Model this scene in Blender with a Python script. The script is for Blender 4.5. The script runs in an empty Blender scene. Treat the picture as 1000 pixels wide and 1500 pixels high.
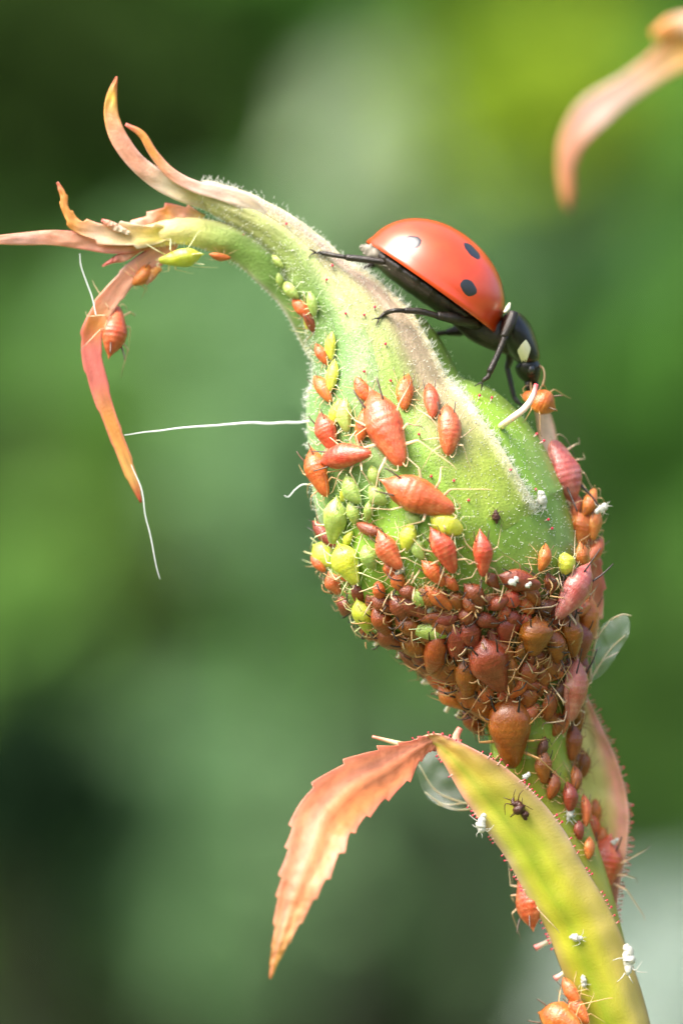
import bpy, math, random
import numpy as np
from mathutils import Vector, Matrix, noise
from mathutils.bvhtree import BVHTree

random.seed(7)
R = math.radians
scene = bpy.context.scene
C = scene.collection

# ------------------------------------------------------------------ camera, sky, sun
D = 90.0                                   # camera to the middle of the bud
cam_d = bpy.data.cameras.new('camera')
cam = bpy.data.objects.new('camera', cam_d); C.objects.link(cam)
cam.location = (0, -D, 0); cam.rotation_euler = (R(90), 0, 0)
cam_d.sensor_fit = 'VERTICAL'; cam_d.sensor_height = 72; cam_d.sensor_width = 48
cam_d.lens = 72 * D / 15.0
cam_d.clip_start = 1; cam_d.clip_end = 20000
cam_d.dof.use_dof = True
cam_d.dof.focus_distance = D - 1.15
cam_d.dof.aperture_fstop = cam_d.lens / 1000 / 2.5
cam_d.dof.aperture_blades = 0
scene.camera = cam

SUN_DIR = Vector((-0.46, -0.33, 0.83)).normalized()      # towards the sun
w = bpy.data.worlds.new('World'); scene.world = w; w.use_nodes = True
nt = w.node_tree
sky = nt.nodes.new('ShaderNodeTexSky'); sky.sky_type = 'NISHITA'; sky.sun_disc = False
sky.sun_elevation = math.asin(SUN_DIR.z); sky.sun_rotation = math.atan2(SUN_DIR.x, SUN_DIR.y)
sky.air_density = 1.0; sky.dust_density = 6.0; sky.ozone_density = 0.6
nt.links.new(sky.outputs[0], nt.nodes['Background'].inputs[0])
nt.nodes['Background'].inputs[1].default_value = 0.075
sun_d = bpy.data.lights.new('sun', 'SUN'); sun_d.energy = 1.5; sun_d.angle = R(46); sun_d.color = (1, 0.96, 0.9)
sun = bpy.data.objects.new('sun', sun_d); C.objects.link(sun)
sun.rotation_euler = SUN_DIR.to_track_quat('Z', 'Y').to_euler()
scene.view_settings.view_transform = 'Standard'; scene.view_settings.look = 'None'
scene.view_settings.exposure = 2.35; scene.view_settings.gamma = 1; scene.view_settings.use_curve_mapping = False
scene.cycles.use_denoising = True
scene.cycles.max_bounces = 8; scene.cycles.transparent_max_bounces = 12

def P(px, py, y=0.0):
    s = (D + y) / D
    return Vector(((px - 500) / 100 * s, y, (750 - py) / 100 * s))

# ------------------------------------------------------------------ materials
def mat(name, base=(1, 1, 1), use_col=False, rough=0.5, sss=0.0, sss_rad=(1, .4, .2), sss_scale=.12, mottle=0.0, mottle_scale=8, mottle_col=None,
        bump=0.0, bump_scale=40, coat=0.0, rnd=0.0, spec=0.5, trans=0.0, sheen=0.0, stretch=None, dots=None, thin=0.0, coat_r=.18, coat_ior=1.5):
    m = bpy.data.materials.new(name); m.use_nodes = True
    n = m.node_tree.nodes; l = m.node_tree.links
    b = n['Principled BSDF']
    tc = n.new('ShaderNodeTexCoord')
    vec = tc.outputs['Object']
    if stretch:
        mp = n.new('ShaderNodeMapping'); mp.inputs['Scale'].default_value = stretch
        l.new(vec, mp.inputs[0]); vec = mp.outputs[0]
    if use_col:
        a = n.new('ShaderNodeAttribute'); a.attribute_name = 'Col'; col = a.outputs['Color']
    else:
        rgb = n.new('ShaderNodeRGB'); rgb.outputs[0].default_value = (*base, 1); col = rgb.outputs[0]
    if mottle:
        nz = n.new('ShaderNodeTexNoise'); nz.inputs['Scale'].default_value = mottle_scale; nz.inputs['Detail'].default_value = 5
        nz.inputs['Roughness'].default_value = .62
        l.new(vec, nz.inputs['Vector'])
        cr = n.new('ShaderNodeValToRGB'); cr.color_ramp.elements[0].position = .38; cr.color_ramp.elements[1].position = .62
        l.new(nz.outputs['Fac'], cr.inputs[0])
        mx = n.new('ShaderNodeMix'); mx.data_type = 'RGBA'; mx.blend_type = 'MIX' if mottle_col else 'MULTIPLY'
        mul = n.new('ShaderNodeMath'); mul.operation = 'MULTIPLY'; mul.inputs[1].default_value = mottle
        l.new(cr.outputs[0], mul.inputs[0]); l.new(mul.outputs[0], mx.inputs[0])
        l.new(col, mx.inputs[6]); mx.inputs[7].default_value = (*(mottle_col or (.45, .4, .35)), 1)
        col = mx.outputs[2]
    if dots:
        scale, size, dcol, amt = dots
        vo = n.new('ShaderNodeTexVoronoi'); vo.inputs['Scale'].default_value = scale; l.new(tc.outputs['Object'], vo.inputs['Vector'])
        mr = n.new('ShaderNodeMapRange'); mr.inputs[1].default_value = size; mr.inputs[2].default_value = size * .5
        mr.inputs[3].default_value = 0; mr.inputs[4].default_value = amt
        l.new(vo.outputs['Distance'], mr.inputs[0])
        mx = n.new('ShaderNodeMix'); mx.data_type = 'RGBA'
        l.new(mr.outputs[0], mx.inputs[0]); l.new(col, mx.inputs[6]); mx.inputs[7].default_value = (*dcol, 1); col = mx.outputs[2]
    if rnd:
        oi = n.new('ShaderNodeObjectInfo'); hs = n.new('ShaderNodeHueSaturation')
        a1 = n.new('ShaderNodeMapRange'); a1.inputs[3].default_value = .5 - rnd * .06; a1.inputs[4].default_value = .5 + rnd * .06
        a2 = n.new('ShaderNodeMapRange'); a2.inputs[3].default_value = 1 + rnd * .35; a2.inputs[4].default_value = 1 - rnd * .35
        l.new(oi.outputs['Random'], a1.inputs[0]); l.new(oi.outputs['Random'], a2.inputs[0])
        l.new(a1.outputs[0], hs.inputs['Hue']); l.new(a2.outputs[0], hs.inputs['Value']); l.new(col, hs.inputs['Color']); col = hs.outputs[0]
    l.new(col, b.inputs['Base Color'])
    b.inputs['Roughness'].default_value = rough
    b.inputs['Specular IOR Level'].default_value = spec
    if sss:
        b.inputs['Subsurface Weight'].default_value = sss; b.inputs['Subsurface Radius'].default_value = sss_rad; b.inputs['Subsurface Scale'].default_value = sss_scale
    if coat:
        b.inputs['Coat Weight'].default_value = coat; b.inputs['Coat Roughness'].default_value = coat_r; b.inputs['Coat IOR'].default_value = coat_ior
    if sheen:
        b.inputs['Sheen Weight'].default_value = sheen; b.inputs['Sheen Roughness'].default_value = .4
    if trans:
        b.inputs['Transmission Weight'].default_value = trans
    if bump:
        nb = n.new('ShaderNodeTexNoise'); nb.inputs['Scale'].default_value = bump_scale; nb.inputs['Detail'].default_value = 4
        l.new(vec, nb.inputs['Vector'])
        bp = n.new('ShaderNodeBump'); bp.inputs['Strength'].default_value = bump; bp.inputs['Distance'].default_value = .03
        l.new(nb.outputs['Fac'], bp.inputs['Height']); l.new(bp.outputs[0], b.inputs['Normal'])
    if thin:
        tr = n.new('ShaderNodeBsdfTranslucent'); l.new(col, tr.inputs[0])
        ms = n.new('ShaderNodeMixShader'); ms.inputs[0].default_value = thin
        l.new(b.outputs[0], ms.inputs[1]); l.new(tr.outputs[0], ms.inputs[2]); l.new(ms.outputs[0], n['Material Output'].inputs[0])
    return m

M = {}
M['bud'] = mat('bud_skin', use_col=True, rough=.42, sss=.25, sss_rad=(.5, 1, .2), sss_scale=.12, mottle=.35, mottle_scale=3, mottle_col=(.30, .46, .08), bump=.25, bump_scale=22, dots=(9, .16, (.62, .72, .42), .75))
M['sepal'] = mat('sepal_skin', use_col=True, rough=.55, sss=.2, sss_rad=(.6, 1, .3), sss_scale=.1, mottle=.3, mottle_scale=5, bump=.5, bump_scale=26, sheen=.2)
M['lobe'] = mat('sepal_lobe', use_col=True, rough=.42, sss=.3, sss_rad=(1, .6, .4), sss_scale=.12, mottle=.18, mottle_scale=6, bump=.3, bump_scale=24, thin=.3)
M['bract'] = mat('bract_skin', use_col=True, rough=.40, sss=.2, sss_rad=(1, .8, .3), sss_scale=.12, mottle=.25, mottle_scale=4, mottle_col=(.52, .42, .06), bump=.22, bump_scale=34, thin=.15)
M['leaf'] = mat('young_leaf', use_col=True, rough=.5, sss=.2, sss_rad=(1, .6, .4), sss_scale=.12, mottle=.14, mottle_scale=3.5, bump=.3, bump_scale=14, thin=.2)
M['hair'] = mat('white_hair', base=(.86, .88, .8), rough=.5, thin=.45)
M['gland'] = mat('red_gland', base=(.62, .03, .06), rough=.2, sss=.2)
M['thread'] = mat('white_thread', base=(.88, .9, .9), rough=.45, thin=.3)
M['spine'] = mat('cream_stalk', use_col=True, rough=.4, sss=.4, sss_scale=.1)
M['shed'] = mat('shed_skin', base=(.74, .73, .66), rough=.45, thin=.4, bump=.4, bump_scale=40)
M['elytron'] = mat('red_wing_case', base=(.60, .046, .002), rough=.42, spec=.2, coat=1.0, coat_r=.29, coat_ior=1.68, sss=.1, sss_scale=.06, mottle=.4, mottle_scale=4, mottle_col=(.68, .075, .003), bump=.12, bump_scale=55)
M['spot'] = mat('black_spot', base=(.012, .012, .014), rough=.40, spec=.2, coat=1.0, coat_r=.29, coat_ior=1.68, bump=.10, bump_scale=55)
M['black'] = mat('black_chitin', base=(.006, .0055, .005), rough=.24, spec=.35, coat=.25, bump=.35, bump_scale=45)
M['leg'] = mat('dark_leg', base=(.010, .008, .006), rough=.3, bump=.5, bump_scale=50, mottle=.6, mottle_scale=12, mottle_col=(.035, .022, .013))
M['belly'] = mat('dark_belly', base=(.012, .010, .008), rough=.4, bump=.5, bump_scale=25, mottle=.5, mottle_scale=10, mottle_col=(.05, .034, .02))
M['membrane'] = mat('wing_membrane', base=(.30, .27, .21), rough=.4, thin=.3)
M['cream'] = mat('cream_patch', base=(.80, .76, .55), rough=.35)
M['limb'] = mat('aphid_limb', use_col=True, rough=.4, sss=.2, sss_scale=.05)
M['eye'] = mat('aphid_eye', base=(.10, .008, .008), rough=.15)
M['mummy'] = mat('dark_mummy', base=(.06, .02, .012), rough=.4, bump=.6, bump_scale=30)
APH = {
    'C': ((.56, .075, .020), (.72, .24, .10)),
    'O': ((.58, .12, .016), (.72, .27, .05)),
    'P': ((.50, .11, .075), (.68, .33, .25)),
    'M': ((.24, .036, .010), (.34, .085, .03)),
    'B': ((.28, .064, .006), (.40, .12, .012)),
    'D': ((.11, .027, .005), (.18, .055, .012)),
    'Y': ((.60, .62, .03), (.70, .74, .15)),
    'G': ((.34, .47, .08), (.50, .62, .20)),
}
for k, (a, b) in APH.items():
    M['aph' + k] = mat('aphid_skin_' + {'C': 'coral', 'O': 'orange', 'P': 'pink', 'M': 'maroon', 'B': 'amber', 'D': 'brown', 'Y': 'yellow', 'G': 'green'}[k],
                       use_col=True, rough=.30, sss=.38, sss_rad=(1, .4, .15), sss_scale=.09, dots=(24, .22, tuple(min(.8, x * 1.25 + .08) for x in b), .45), mottle=.45, mottle_scale=4.5, mottle_col=tuple(x * .62 for x in a), bump=.5, bump_scale=22, rnd=.16, coat=.35)

def wing_mat():
    m = bpy.data.materials.new('clear_wing'); m.use_nodes = True
    n = m.node_tree.nodes; l = m.node_tree.links; b = n['Principled BSDF']
    b.inputs['Base Color'].default_value = (.8, .84, .8, 1); b.inputs['Roughness'].default_value = .18
    tr = n.new('ShaderNodeBsdfTransparent'); ms = n.new('ShaderNodeMixShader'); ms.inputs[0].default_value = .15
    l.new(tr.outputs[0], ms.inputs[1]); l.new(b.outputs[0], ms.inputs[2]); l.new(ms.outputs[0], n['Material Output'].inputs[0])
    return m
M['wing'] = wing_mat()

# ------------------------------------------------------------------ mesh helpers
def mesh(name, verts, faces, m, cols=None, smooth=True):
    me = bpy.data.meshes.new(name)
    me.from_pydata([tuple(v) for v in verts], [], faces); me.update()
    if smooth: me.polygons.foreach_set('use_smooth', [True] * len(me.polygons))
    if cols is not None:
        at = me.color_attributes.new('Col', 'FLOAT_COLOR', 'POINT')
        at.data.foreach_set('color', np.c_[np.array(cols, dtype=np.float32), np.ones(len(cols), np.float32)].ravel())
    me.materials.append(m)
    return me

def wloc(o):
    v = Vector((0, 0, 0))
    while o is not None: v += o.location; o = o.parent
    return v

def obj(name, g, m, parent=None, kind=None, smooth=True):
    verts, faces, cols = g
    off = wloc(parent)
    o = bpy.data.objects.new(name, mesh(name, [Vector(v) - off for v in verts], faces, m, cols, smooth)); C.objects.link(o)
    if parent: o.parent = parent
    if kind: o['kind'] = kind
    return o

def tag(o, label, cat, group=None, kind=None):
    o['label'] = label; o['category'] = cat
    if group: o['group'] = group
    if kind: o['kind'] = kind
    return o

def thing(name, label, cat, loc=(0, 0, 0), group=None):
    o = bpy.data.objects.new(name, None); C.objects.link(o); o.location = loc
    o.empty_display_size = .1
    return tag(o, label, cat, group)

def catmull(pts, n):
    a = np.array(pts, dtype=float)
    a = np.vstack([2 * a[0] - a[1], a, 2 * a[-1] - a[-2]])
    k = len(pts) - 1
    out = []
    for i in range(n):
        t = i / (n - 1) * k; j = min(int(t), k - 1); f = t - j
        p0, p1, p2, p3 = a[j:j + 4]
        out.append(.5 * ((2 * p1) + (-p0 + p2) * f + (2 * p0 - 5 * p1 + 4 * p2 - p3) * f * f + (-p0 + 3 * p1 - 3 * p2 + p3) * f ** 3))
    return np.array(out)

def lin(pts, n):
    a = np.array(pts, dtype=float); k = len(a) - 1
    t = np.linspace(0, k, n)
    return np.stack([np.interp(t, np.arange(k + 1), a[:, c]) for c in range(a.shape[1])], 1)

def join(gs):
    V, F, K = [], [], []
    for v, f, k in gs:
        o = len(V); V += list(v); F += [tuple(i + o for i in q) for q in f]
        K += list(k) if k is not None else [(1, 1, 1)] * len(v)
    return V, F, K

def tube(pts, radii, sides=6, cols=None, n=None, cap=True):
    """a round limb through world points; radii and colours follow the points"""
    n = n or max(4, 4 * len(pts))
    p = catmull([tuple(q) for q in pts], n); r = lin([(x,) for x in radii], n)[:, 0]
    cc = lin(cols, n) if cols is not None else None
    V, F, K = [], [], []
    T = np.gradient(p, axis=0)
    up = Vector((0.13, -.97, .2))
    for i in range(n):
        t = Vector(T[i]).normalized()
        a = t.cross(up)
        if a.length < 1e-4: a = t.orthogonal()
        a.normalize(); b = t.cross(a).normalized()
        up = -b if False else up
        for s in range(sides):
            th = 2 * math.pi * s / sides
            V.append(Vector(p[i]) + (a * math.cos(th) + b * math.sin(th)) * max(r[i], 1e-4))
            K.append(tuple(cc[i]) if cc is not None else (1, 1, 1))
    for i in range(n - 1):
        for s in range(sides):
            F.append((i * sides + s, i * sides + (s + 1) % sides, (i + 1) * sides + (s + 1) % sides, (i + 1) * sides + s))
    if cap:
        F.append(tuple(range(sides))[::-1]); F.append(tuple((n - 1) * sides + s for s in range(sides)))
    return V, F, K

def blade(pts, cols, edge, thick=.05, channel=.0, n=70, sides=22, teeth=0, tooth=.0, mid=None, wob=.0, streak=None, grain=.26, veins=0, streak2=None):
    """a leaf-like body: pts = (px, py, depth, half width px, roll deg); edge = colour of its margins"""
    a = catmull(pts, n); a[:, 3] = np.maximum(a[:, 3], .8)
    cc = np.clip(lin(cols, n), 0, 1); ec = np.clip(lin(edge, n), 0, 1)
    c3 = [P(*q[:3]) for q in a]
    V, F, K = [], [], []
    for i in range(n):
        t = (c3[min(i + 1, n - 1)] - c3[max(i - 1, 0)]).normalized()
        e1 = Vector((0, -1, 0)); e2 = t.cross(e1).normalized(); e1 = e2.cross(t).normalized()
        ro = R(a[i][4]); W = e2 * math.cos(ro) + e1 * math.sin(ro); N = -e2 * math.sin(ro) + e1 * math.cos(ro)
        hw = a[i][3] / 100
        th = min(thick, hw * .9)
        for s in range(sides):
            ph = 2 * math.pi * s / sides
            u = math.cos(ph)
            k = 1
            if teeth:
                for sg, of in ((1, 0.0), (-1, .43)):
                    if u * sg > .55:
                        q = i / n * teeth + of + .35 * noise.noise(Vector((i / n * teeth * .6, sg * 3.1, hw)))
                        f = q % 1; big = .65 + .7 * abs(noise.noise(Vector((math.floor(q) * 1.7 + .3, sg * 5.3, .5)))) * 1.6
                        k = 1 + tooth * big * (f ** 1.6 - .4) * (abs(u) - .55) / .45
            ch_ = channel if not isinstance(channel, tuple) else channel[0] + (channel[1] - channel[0]) * min(1, max(0, i / n * 1.5 - .1))
            bend = ch_ * hw * (u * u)
            if mid: bend += mid * hw * math.exp(-(u / .18) ** 2)
            wb = wob * noise.noise(Vector((i * .17, u * 1.5, 3.1 + hw)))
            V.append(c3[i] + W * (u * hw * k) + N * (math.sin(ph) * th + bend + wb))
            m = max(0, (abs(u) - .62) / .38) ** 1.3
            c_ = cc[i]
            if streak:
                g_ = streak[3] * math.exp(-((u - streak[0]) / streak[1]) ** 2) * (1 if math.sin(ph) > -.2 else 0); c_ = c_ * (1 - g_) + np.array(streak[2]) * g_
            if streak2:
                g_ = streak2[3] * math.exp(-((u - streak2[0]) / streak2[1]) ** 2); c_ = c_ * (1 - g_) + np.array(streak2[2]) * g_
            c_ = c_ * (1 - m) + ec[i] * m
            if veins: c_ = c_ * (1 - veins * max(0, math.sin(i / n * 62 - abs(u) * 7) ** 6) * (.25 + .4 * abs(u)))
            K.append(tuple(c_ * (1 + grain * noise.noise(Vector((u * 11, i * 4.5 / n, hw * .5 + 2))) + grain * .8 * noise.noise(Vector((u * 3, i * 22 / n, 7.7))))))
    for i in range(n - 1):
        for s in range(sides):
            F.append((i * sides + s, i * sides + (s + 1) % sides, (i + 1) * sides + (s + 1) % sides, (i + 1) * sides + s))
    F.append(tuple(range(sides))[::-1]); F.append(tuple((n - 1) * sides + s for s in range(sides)))
    return V, F, K

def ball(c, r, seg=10, rings=7, col=(1, 1, 1), rough=0.0):
    V, F, K = [], [], []
    c = Vector(c); r = Vector(r) if hasattr(r, '__len__') else Vector((r, r, r))
    for i in range(rings + 1):
        ph = math.pi * i / rings
        for s in range(seg):
            th = 2 * math.pi * s / seg
            d = Vector((math.sin(ph) * math.cos(th), math.sin(ph) * math.sin(th), math.cos(ph)))
            k = 1 + rough * noise.noise(d * 2.1 + c)
            V.append(c + Vector((d.x * r.x, d.y * r.y, d.z * r.z)) * k); K.append(col)
    for i in range(rings):
        for s in range(seg):
            F.append((i * seg + s, (i + 1) * seg + s, (i + 1) * seg + (s + 1) % seg, i * seg + (s + 1) % seg))
    return V, F, K

def hairs(spots, lens, rad=.006):
    V, F = [], []
    for (p, d), L in zip(spots, lens):
        d = d.normalized(); a = d.orthogonal().normalized(); b = d.cross(a)
        o = len(V)
        mid = p + d * L * .55 + Vector((random.gauss(0, .06), random.gauss(0, .06), random.gauss(0, .06))) * L
        tip = mid + (d + Vector((random.gauss(0, .3), random.gauss(0, .3), random.gauss(0, .3)))).normalized() * L * .45
        for q, rr in ((p, rad), (mid, rad * .7)):
            for s in range(3):
                th = 2.094 * s; V.append(q + (a * math.cos(th) + b * math.sin(th)) * rr)
        V.append(tip)
        for s in range(3):
            t = (s + 1) % 3
            F.append((o + s, o + t, o + 3 + t, o + 3 + s)); F.append((o + 3 + s, o + 3 + t, o + 6))
    return V, F, None

# ------------------------------------------------------------------ the ground and the garden behind (all far out of focus)
GZ = -350.0
gm = mat('lawn_green', base=(.05, .085, .02), rough=.9, mottle=.6, mottle_scale=.02, mottle_col=(.08, .10, .03), bump=.5, bump_scale=.4)
g = obj('lawn', ([(-9000, -6000, GZ), (9000, -6000, GZ), (9000, 14000, GZ), (-9000, 14000, GZ)], [(0, 1, 2, 3)], None), gm); g['kind'] = 'structure'

def leafset(n, cx, cy, cz, rx, ry, rz, size, rng, face=(-.1, -.75, .65), jit=.55):
    V, F = [], []
    f0 = Vector(face)
    for _ in range(n):
        while True:
            d = Vector((rng.uniform(-1, 1), rng.uniform(-1, 1), rng.uniform(-1, 1)))
            if d.length <= 1: break
        rr = 1 + .18 * noise.noise(d * 2 + Vector((cx, cy, cz)) * .01)
        p = Vector((cx + d.x * rx * rr, cy + d.y * ry * rr, cz + d.z * rz * rr))
        nn = (f0 + Vector((rng.gauss(0, jit), rng.gauss(0, jit), rng.gauss(0, jit)))).normalized()
        a = nn.cross(Vector((rng.gauss(0, 1), rng.gauss(0, 1), rng.gauss(0, 1)))).normalized(); b = nn.cross(a)
        L = size * rng.uniform(.6, 1.25); wd = L * .32
        o = len(V)
        V += [p - a * L * .5, p - a * L * .1 + b * wd + nn * wd * .25, p + a * L * .25 + b * wd * .8 + nn * wd * .25, p + a * L * .55,
              p + a * L * .25 - b * wd * .8 + nn * wd * .25, p - a * L * .1 - b * wd + nn * wd * .25]
        F += [(o, o + 1, o + 2, o + 3), (o, o + 3, o + 4, o + 5)]
    return V, F, None

def leafmat(name, c, rough=.6):
    return mat(name, base=c, rough=rough, mottle=.5, mottle_scale=.12, mottle_col=tuple(x * .7 for x in c), thin=.25, spec=.0)
LM = {
    'dark': leafmat('dark_leaf', (.036, .068, .016)), 'black': leafmat('blackish_leaf', (.018, .040, .018)),
    'mid': leafmat('mid_leaf', (.088, .225, .040)), 'olive': leafmat('olive_leaf', (.085, .135, .014)),
    'lime': leafmat('lime_leaf', (.25, .37, .03)), 'fresh': leafmat('fresh_leaf', (.10, .215, .042)),
    'spring': leafmat('spring_leaf', (.15, .30, .065)), 'mist': leafmat('mist_leaf', (.205, .365, .17)),
    'sage': leafmat('sage_leaf', (.17, .31, .135)), 'silver': leafmat('silver_leaf', (.42, .53, .34)), 'white': leafmat('white_leaf', (.58, .68, .60)),
}
BARK = mat('bark', base=(.022, .026, .012), rough=.9, bump=.6, bump_scale=.8)

rng = random.Random(3)
hd = thing('hedge', 'tall mid green hedge closing off the garden, wholly out of focus', 'hedge', (0, 1250, GZ))
V, F = [], []
nx, nz = 40, 20
for j in range(nz + 1):
    for i in range(nx + 1):
        x = -1200 + 2400 * i / nx; z = GZ + 1400 * j / nz
        y = 1250 + 160 * (j / nz) ** 3 + 35 * noise.noise(Vector((x * .012, z * .012, 0)))
        V.append((x, y, z))
for j in range(nz):
    for i in range(nx):
        o = j * (nx + 1) + i; F.append((o, o + 1, o + nx + 2, o + nx + 1))
k0 = len(V)
V += [(-1200, 1500, GZ), (1200, 1500, GZ), (1200, 1500, GZ + 1400), (-1200, 1500, GZ + 1400)]
F += [(k0 + 1, k0, k0 + 3, k0 + 2), (nz * (nx + 1), nz * (nx + 1) + nx, k0 + 2, k0 + 3)]
obj('raised_core', (V, F, None), leafmat('hedge_inside', (.045, .115, .020)), hd)  # plain dark core sheet, raised above view to darken the wing cases' reflection
V, F, lv = [], [], []
for _ in range(9000):
    x = rng.uniform(-1200, 1200); z = GZ + 700 * rng.random(); y = 1250 - rng.random() ** 1.5 * 60 + 35 * noise.noise(Vector((x * .012, z * .012, 0)))
    lv.append((x, y, z))
for x, y, z in lv:
    v, f, _k = leafset(1, x, y, z, 1, 1, 1, 26, rng)
    o = len(V); V += v; F += [tuple(i + o for i in q) for q in f]
lo = obj('foliage', (V, F, None), LM['mid'], hd); lo['kind'] = 'stuff'

def shrub(px, py, dep, rx, rz, kind, n, label, size=22):
    """rx, rz are the crown's half sizes as seen, in hundredths of a unit at the bud"""
    c = P(px, py, dep); s = (D + dep) / D / 100
    t = thing('shrub', label, 'shrub', (c.x, c.y, GZ), 'bushes out of focus behind the rose')
    rg = random.Random(int(px * 7 + py * 13))
    RX, RZ = rx * s, rz * s
    st = []
    for k in range(4):
        e = Vector((c.x + rg.uniform(-.6, .6) * RX, c.y + rg.uniform(-.3, .5) * RX, c.z + rg.uniform(-.3, .5) * RZ))
        b0 = Vector((c.x + rg.uniform(-8, 8), c.y + rg.uniform(-8, 8), GZ))
        m_ = (b0 + e) / 2 + Vector((rg.uniform(-6, 6), rg.uniform(-6, 6), 0))
        st.append(tube([b0, m_, e], [2.2, 1.6, .6], 6))
    obj('stem', join(st), BARK, t)
    ob = obj('crown', leafset(n, c.x, c.y, c.z, RX, RX * .6, RZ, size, rg), LM[kind], t)
    return t

shrub(50, 110, 900, 160, 150, 'dark', 560, 'very dark bush out of focus in the upper left corner')
shrub(240, 190, 960, 120, 90, 'dark', 110, 'dark green bush out of focus behind the upright sepal tips')
shrub(600, 230, 850, 70, 45, 'silver', 260, 'pale silvery bush out of focus above the ladybird')
shrub(780, 180, 845, 110, 90, 'lime', 560, 'bright lime bush out of focus left of the blurred sepal')
shrub(790, 345, 840, 90, 50, 'sage', 150, 'sage green bush out of focus under the blurred sepal')
shrub(345, 475, 870, 145, 80, 'sage', 520, 'wide sage bush out of focus behind the drooping sepal')
shrub(435, 690, 790, 60, 130, 'mist', 480, 'narrow sage bush out of focus left of the aphid cluster')
shrub(220, 780, 930, 120, 100, 'olive', 160, 'brownish olive bush out of focus behind the long white threads')
shrub(20, 920, 860, 90, 110, 'spring', 130, 'fresh green bush out of focus low at the left edge')
shrub(230, 625, 860, 110, 50, 'fresh', 120, 'fresh green bush out of focus between threads and left edge')
shrub(30, 1140, 840, 90, 80, 'black', 420, 'almost black bush out of focus at the lower left edge')
shrub(310, 1220, 860, 150, 150, 'mist', 560, 'large sage bush out of focus behind the serrated leaf')
shrub(60, 1330, 900, 110, 140, 'dark', 260, 'dark bush out of focus below the almost black one')
shrub(380, 1340, 845, 80, 100, 'sage', 160, 'thin sage bush out of focus below the serrated leaf')
shrub(600, 1470, 900, 170, 90, 'dark', 300, 'dark low bush out of focus at the bottom centre')
shrub(1000, 1480, 840, 85, 90, 'white', 420, 'whitish bush out of focus in the lower right corner')
shrub(790, 1450, 880, 60, 120, 'sage', 90, 'sage bush out of focus left of the stem foot')
shrub(910, 560, 930, 110, 120, 'mid', 120, 'deep green bush out of focus right of the ladybird')
shrub(960, 1010, 885, 105, 150, 'spring', 620, 'tall fresh green bush out of focus right of the stem')
shrub(570, 1230, 930, 120, 150, 'sage', 260, 'sage bush out of focus between leaf and stem')

# ------------------------------------------------------------------ the rose shoot
shoot = thing('rose_shoot', 'rose shoot bearing one green bud crowded with aphids under the ladybird', 'rose bud', P(893, 1500, .3) + Vector((0, 0, -20)))
AX = [(772, 1110, 54), (772, 1080, 58), (768, 1045, 66), (757, 1000, 86), (735, 940, 118), (708, 872, 155), (664, 796, 179), (640, 734, 174), (602, 662, 158), (570, 598, 120),
      (551, 528, 97), (515, 469, 69), (474, 418, 45), (447, 380, 33), (422, 353, 26), (385, 325, 22), (345, 304, 19), (310, 289, 15), (285, 279, 9)]
NU = 110
ax = catmull(AX, NU)
axp = [P(a[0], a[1], 0) for a in ax]
def axis_frame(i):
    t = (axp[min(i + 1, NU - 1)] - axp[max(i - 1, 0)]).normalized()
    e1 = Vector((0, -1, 0)); e2 = e1.cross(t).normalized()
    if e2.x < 0: e2 = -e2
    return t, e1, e2
def budpt(i, th, off=0.0):
    t, e1, e2 = axis_frame(i)
    r = ax[i][2] / 100
    dirv = e1 * math.cos(th) * .96 + e2 * math.sin(th)
    return axp[i] + dirv * (r + off), dirv

def rampcol(stops, x):
    xs = [s[0] for s in stops]
    return tuple(float(np.interp(x, xs, [s[1][c] for s in stops])) for c in range(3))

ypix = ax[:, 1]
def buildbud():
    V, F, K = [], [], []
    S = 64
    for i in range(NU):
        for s in range(S):
            th = 2 * math.pi * s / S
            p, d = budpt(i, th)
            lump = .03 * noise.noise(p * 1.1)
            V.append(p + d * lump)
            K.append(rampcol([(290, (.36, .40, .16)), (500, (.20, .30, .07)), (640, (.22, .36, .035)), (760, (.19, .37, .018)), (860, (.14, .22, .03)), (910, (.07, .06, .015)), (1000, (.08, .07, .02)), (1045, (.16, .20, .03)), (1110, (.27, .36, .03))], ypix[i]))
    for i in range(NU - 1):
        for s in range(S):
            F.append((i * S + s, i * S + (s + 1) % S, (i + 1) * S + (s + 1) % S, (i + 1) * S + s))
    F.append(tuple(range(S))); F.append(tuple((NU - 1) * S + s for s in range(S)))
    return V, F, K
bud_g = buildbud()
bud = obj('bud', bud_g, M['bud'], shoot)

def ith(px_y): return int(np.argmin(np.abs(ypix - px_y)))
RIDGE = [(300, 75), (380, 82), (422, 80), (469, 66), (528, 50), (597, 53), (660, 43), (732, 42), (796, 48), (850, 52)]
LINE1 = [(300, 30), (374, 30), (422, 22), (469, 12), (528, 2), (597, -2), (660, -8), (732, -14), (796, -22)]
def interp(tab, y): return float(np.interp(y, [t[0] for t in tab], [t[1] for t in tab]))

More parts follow.
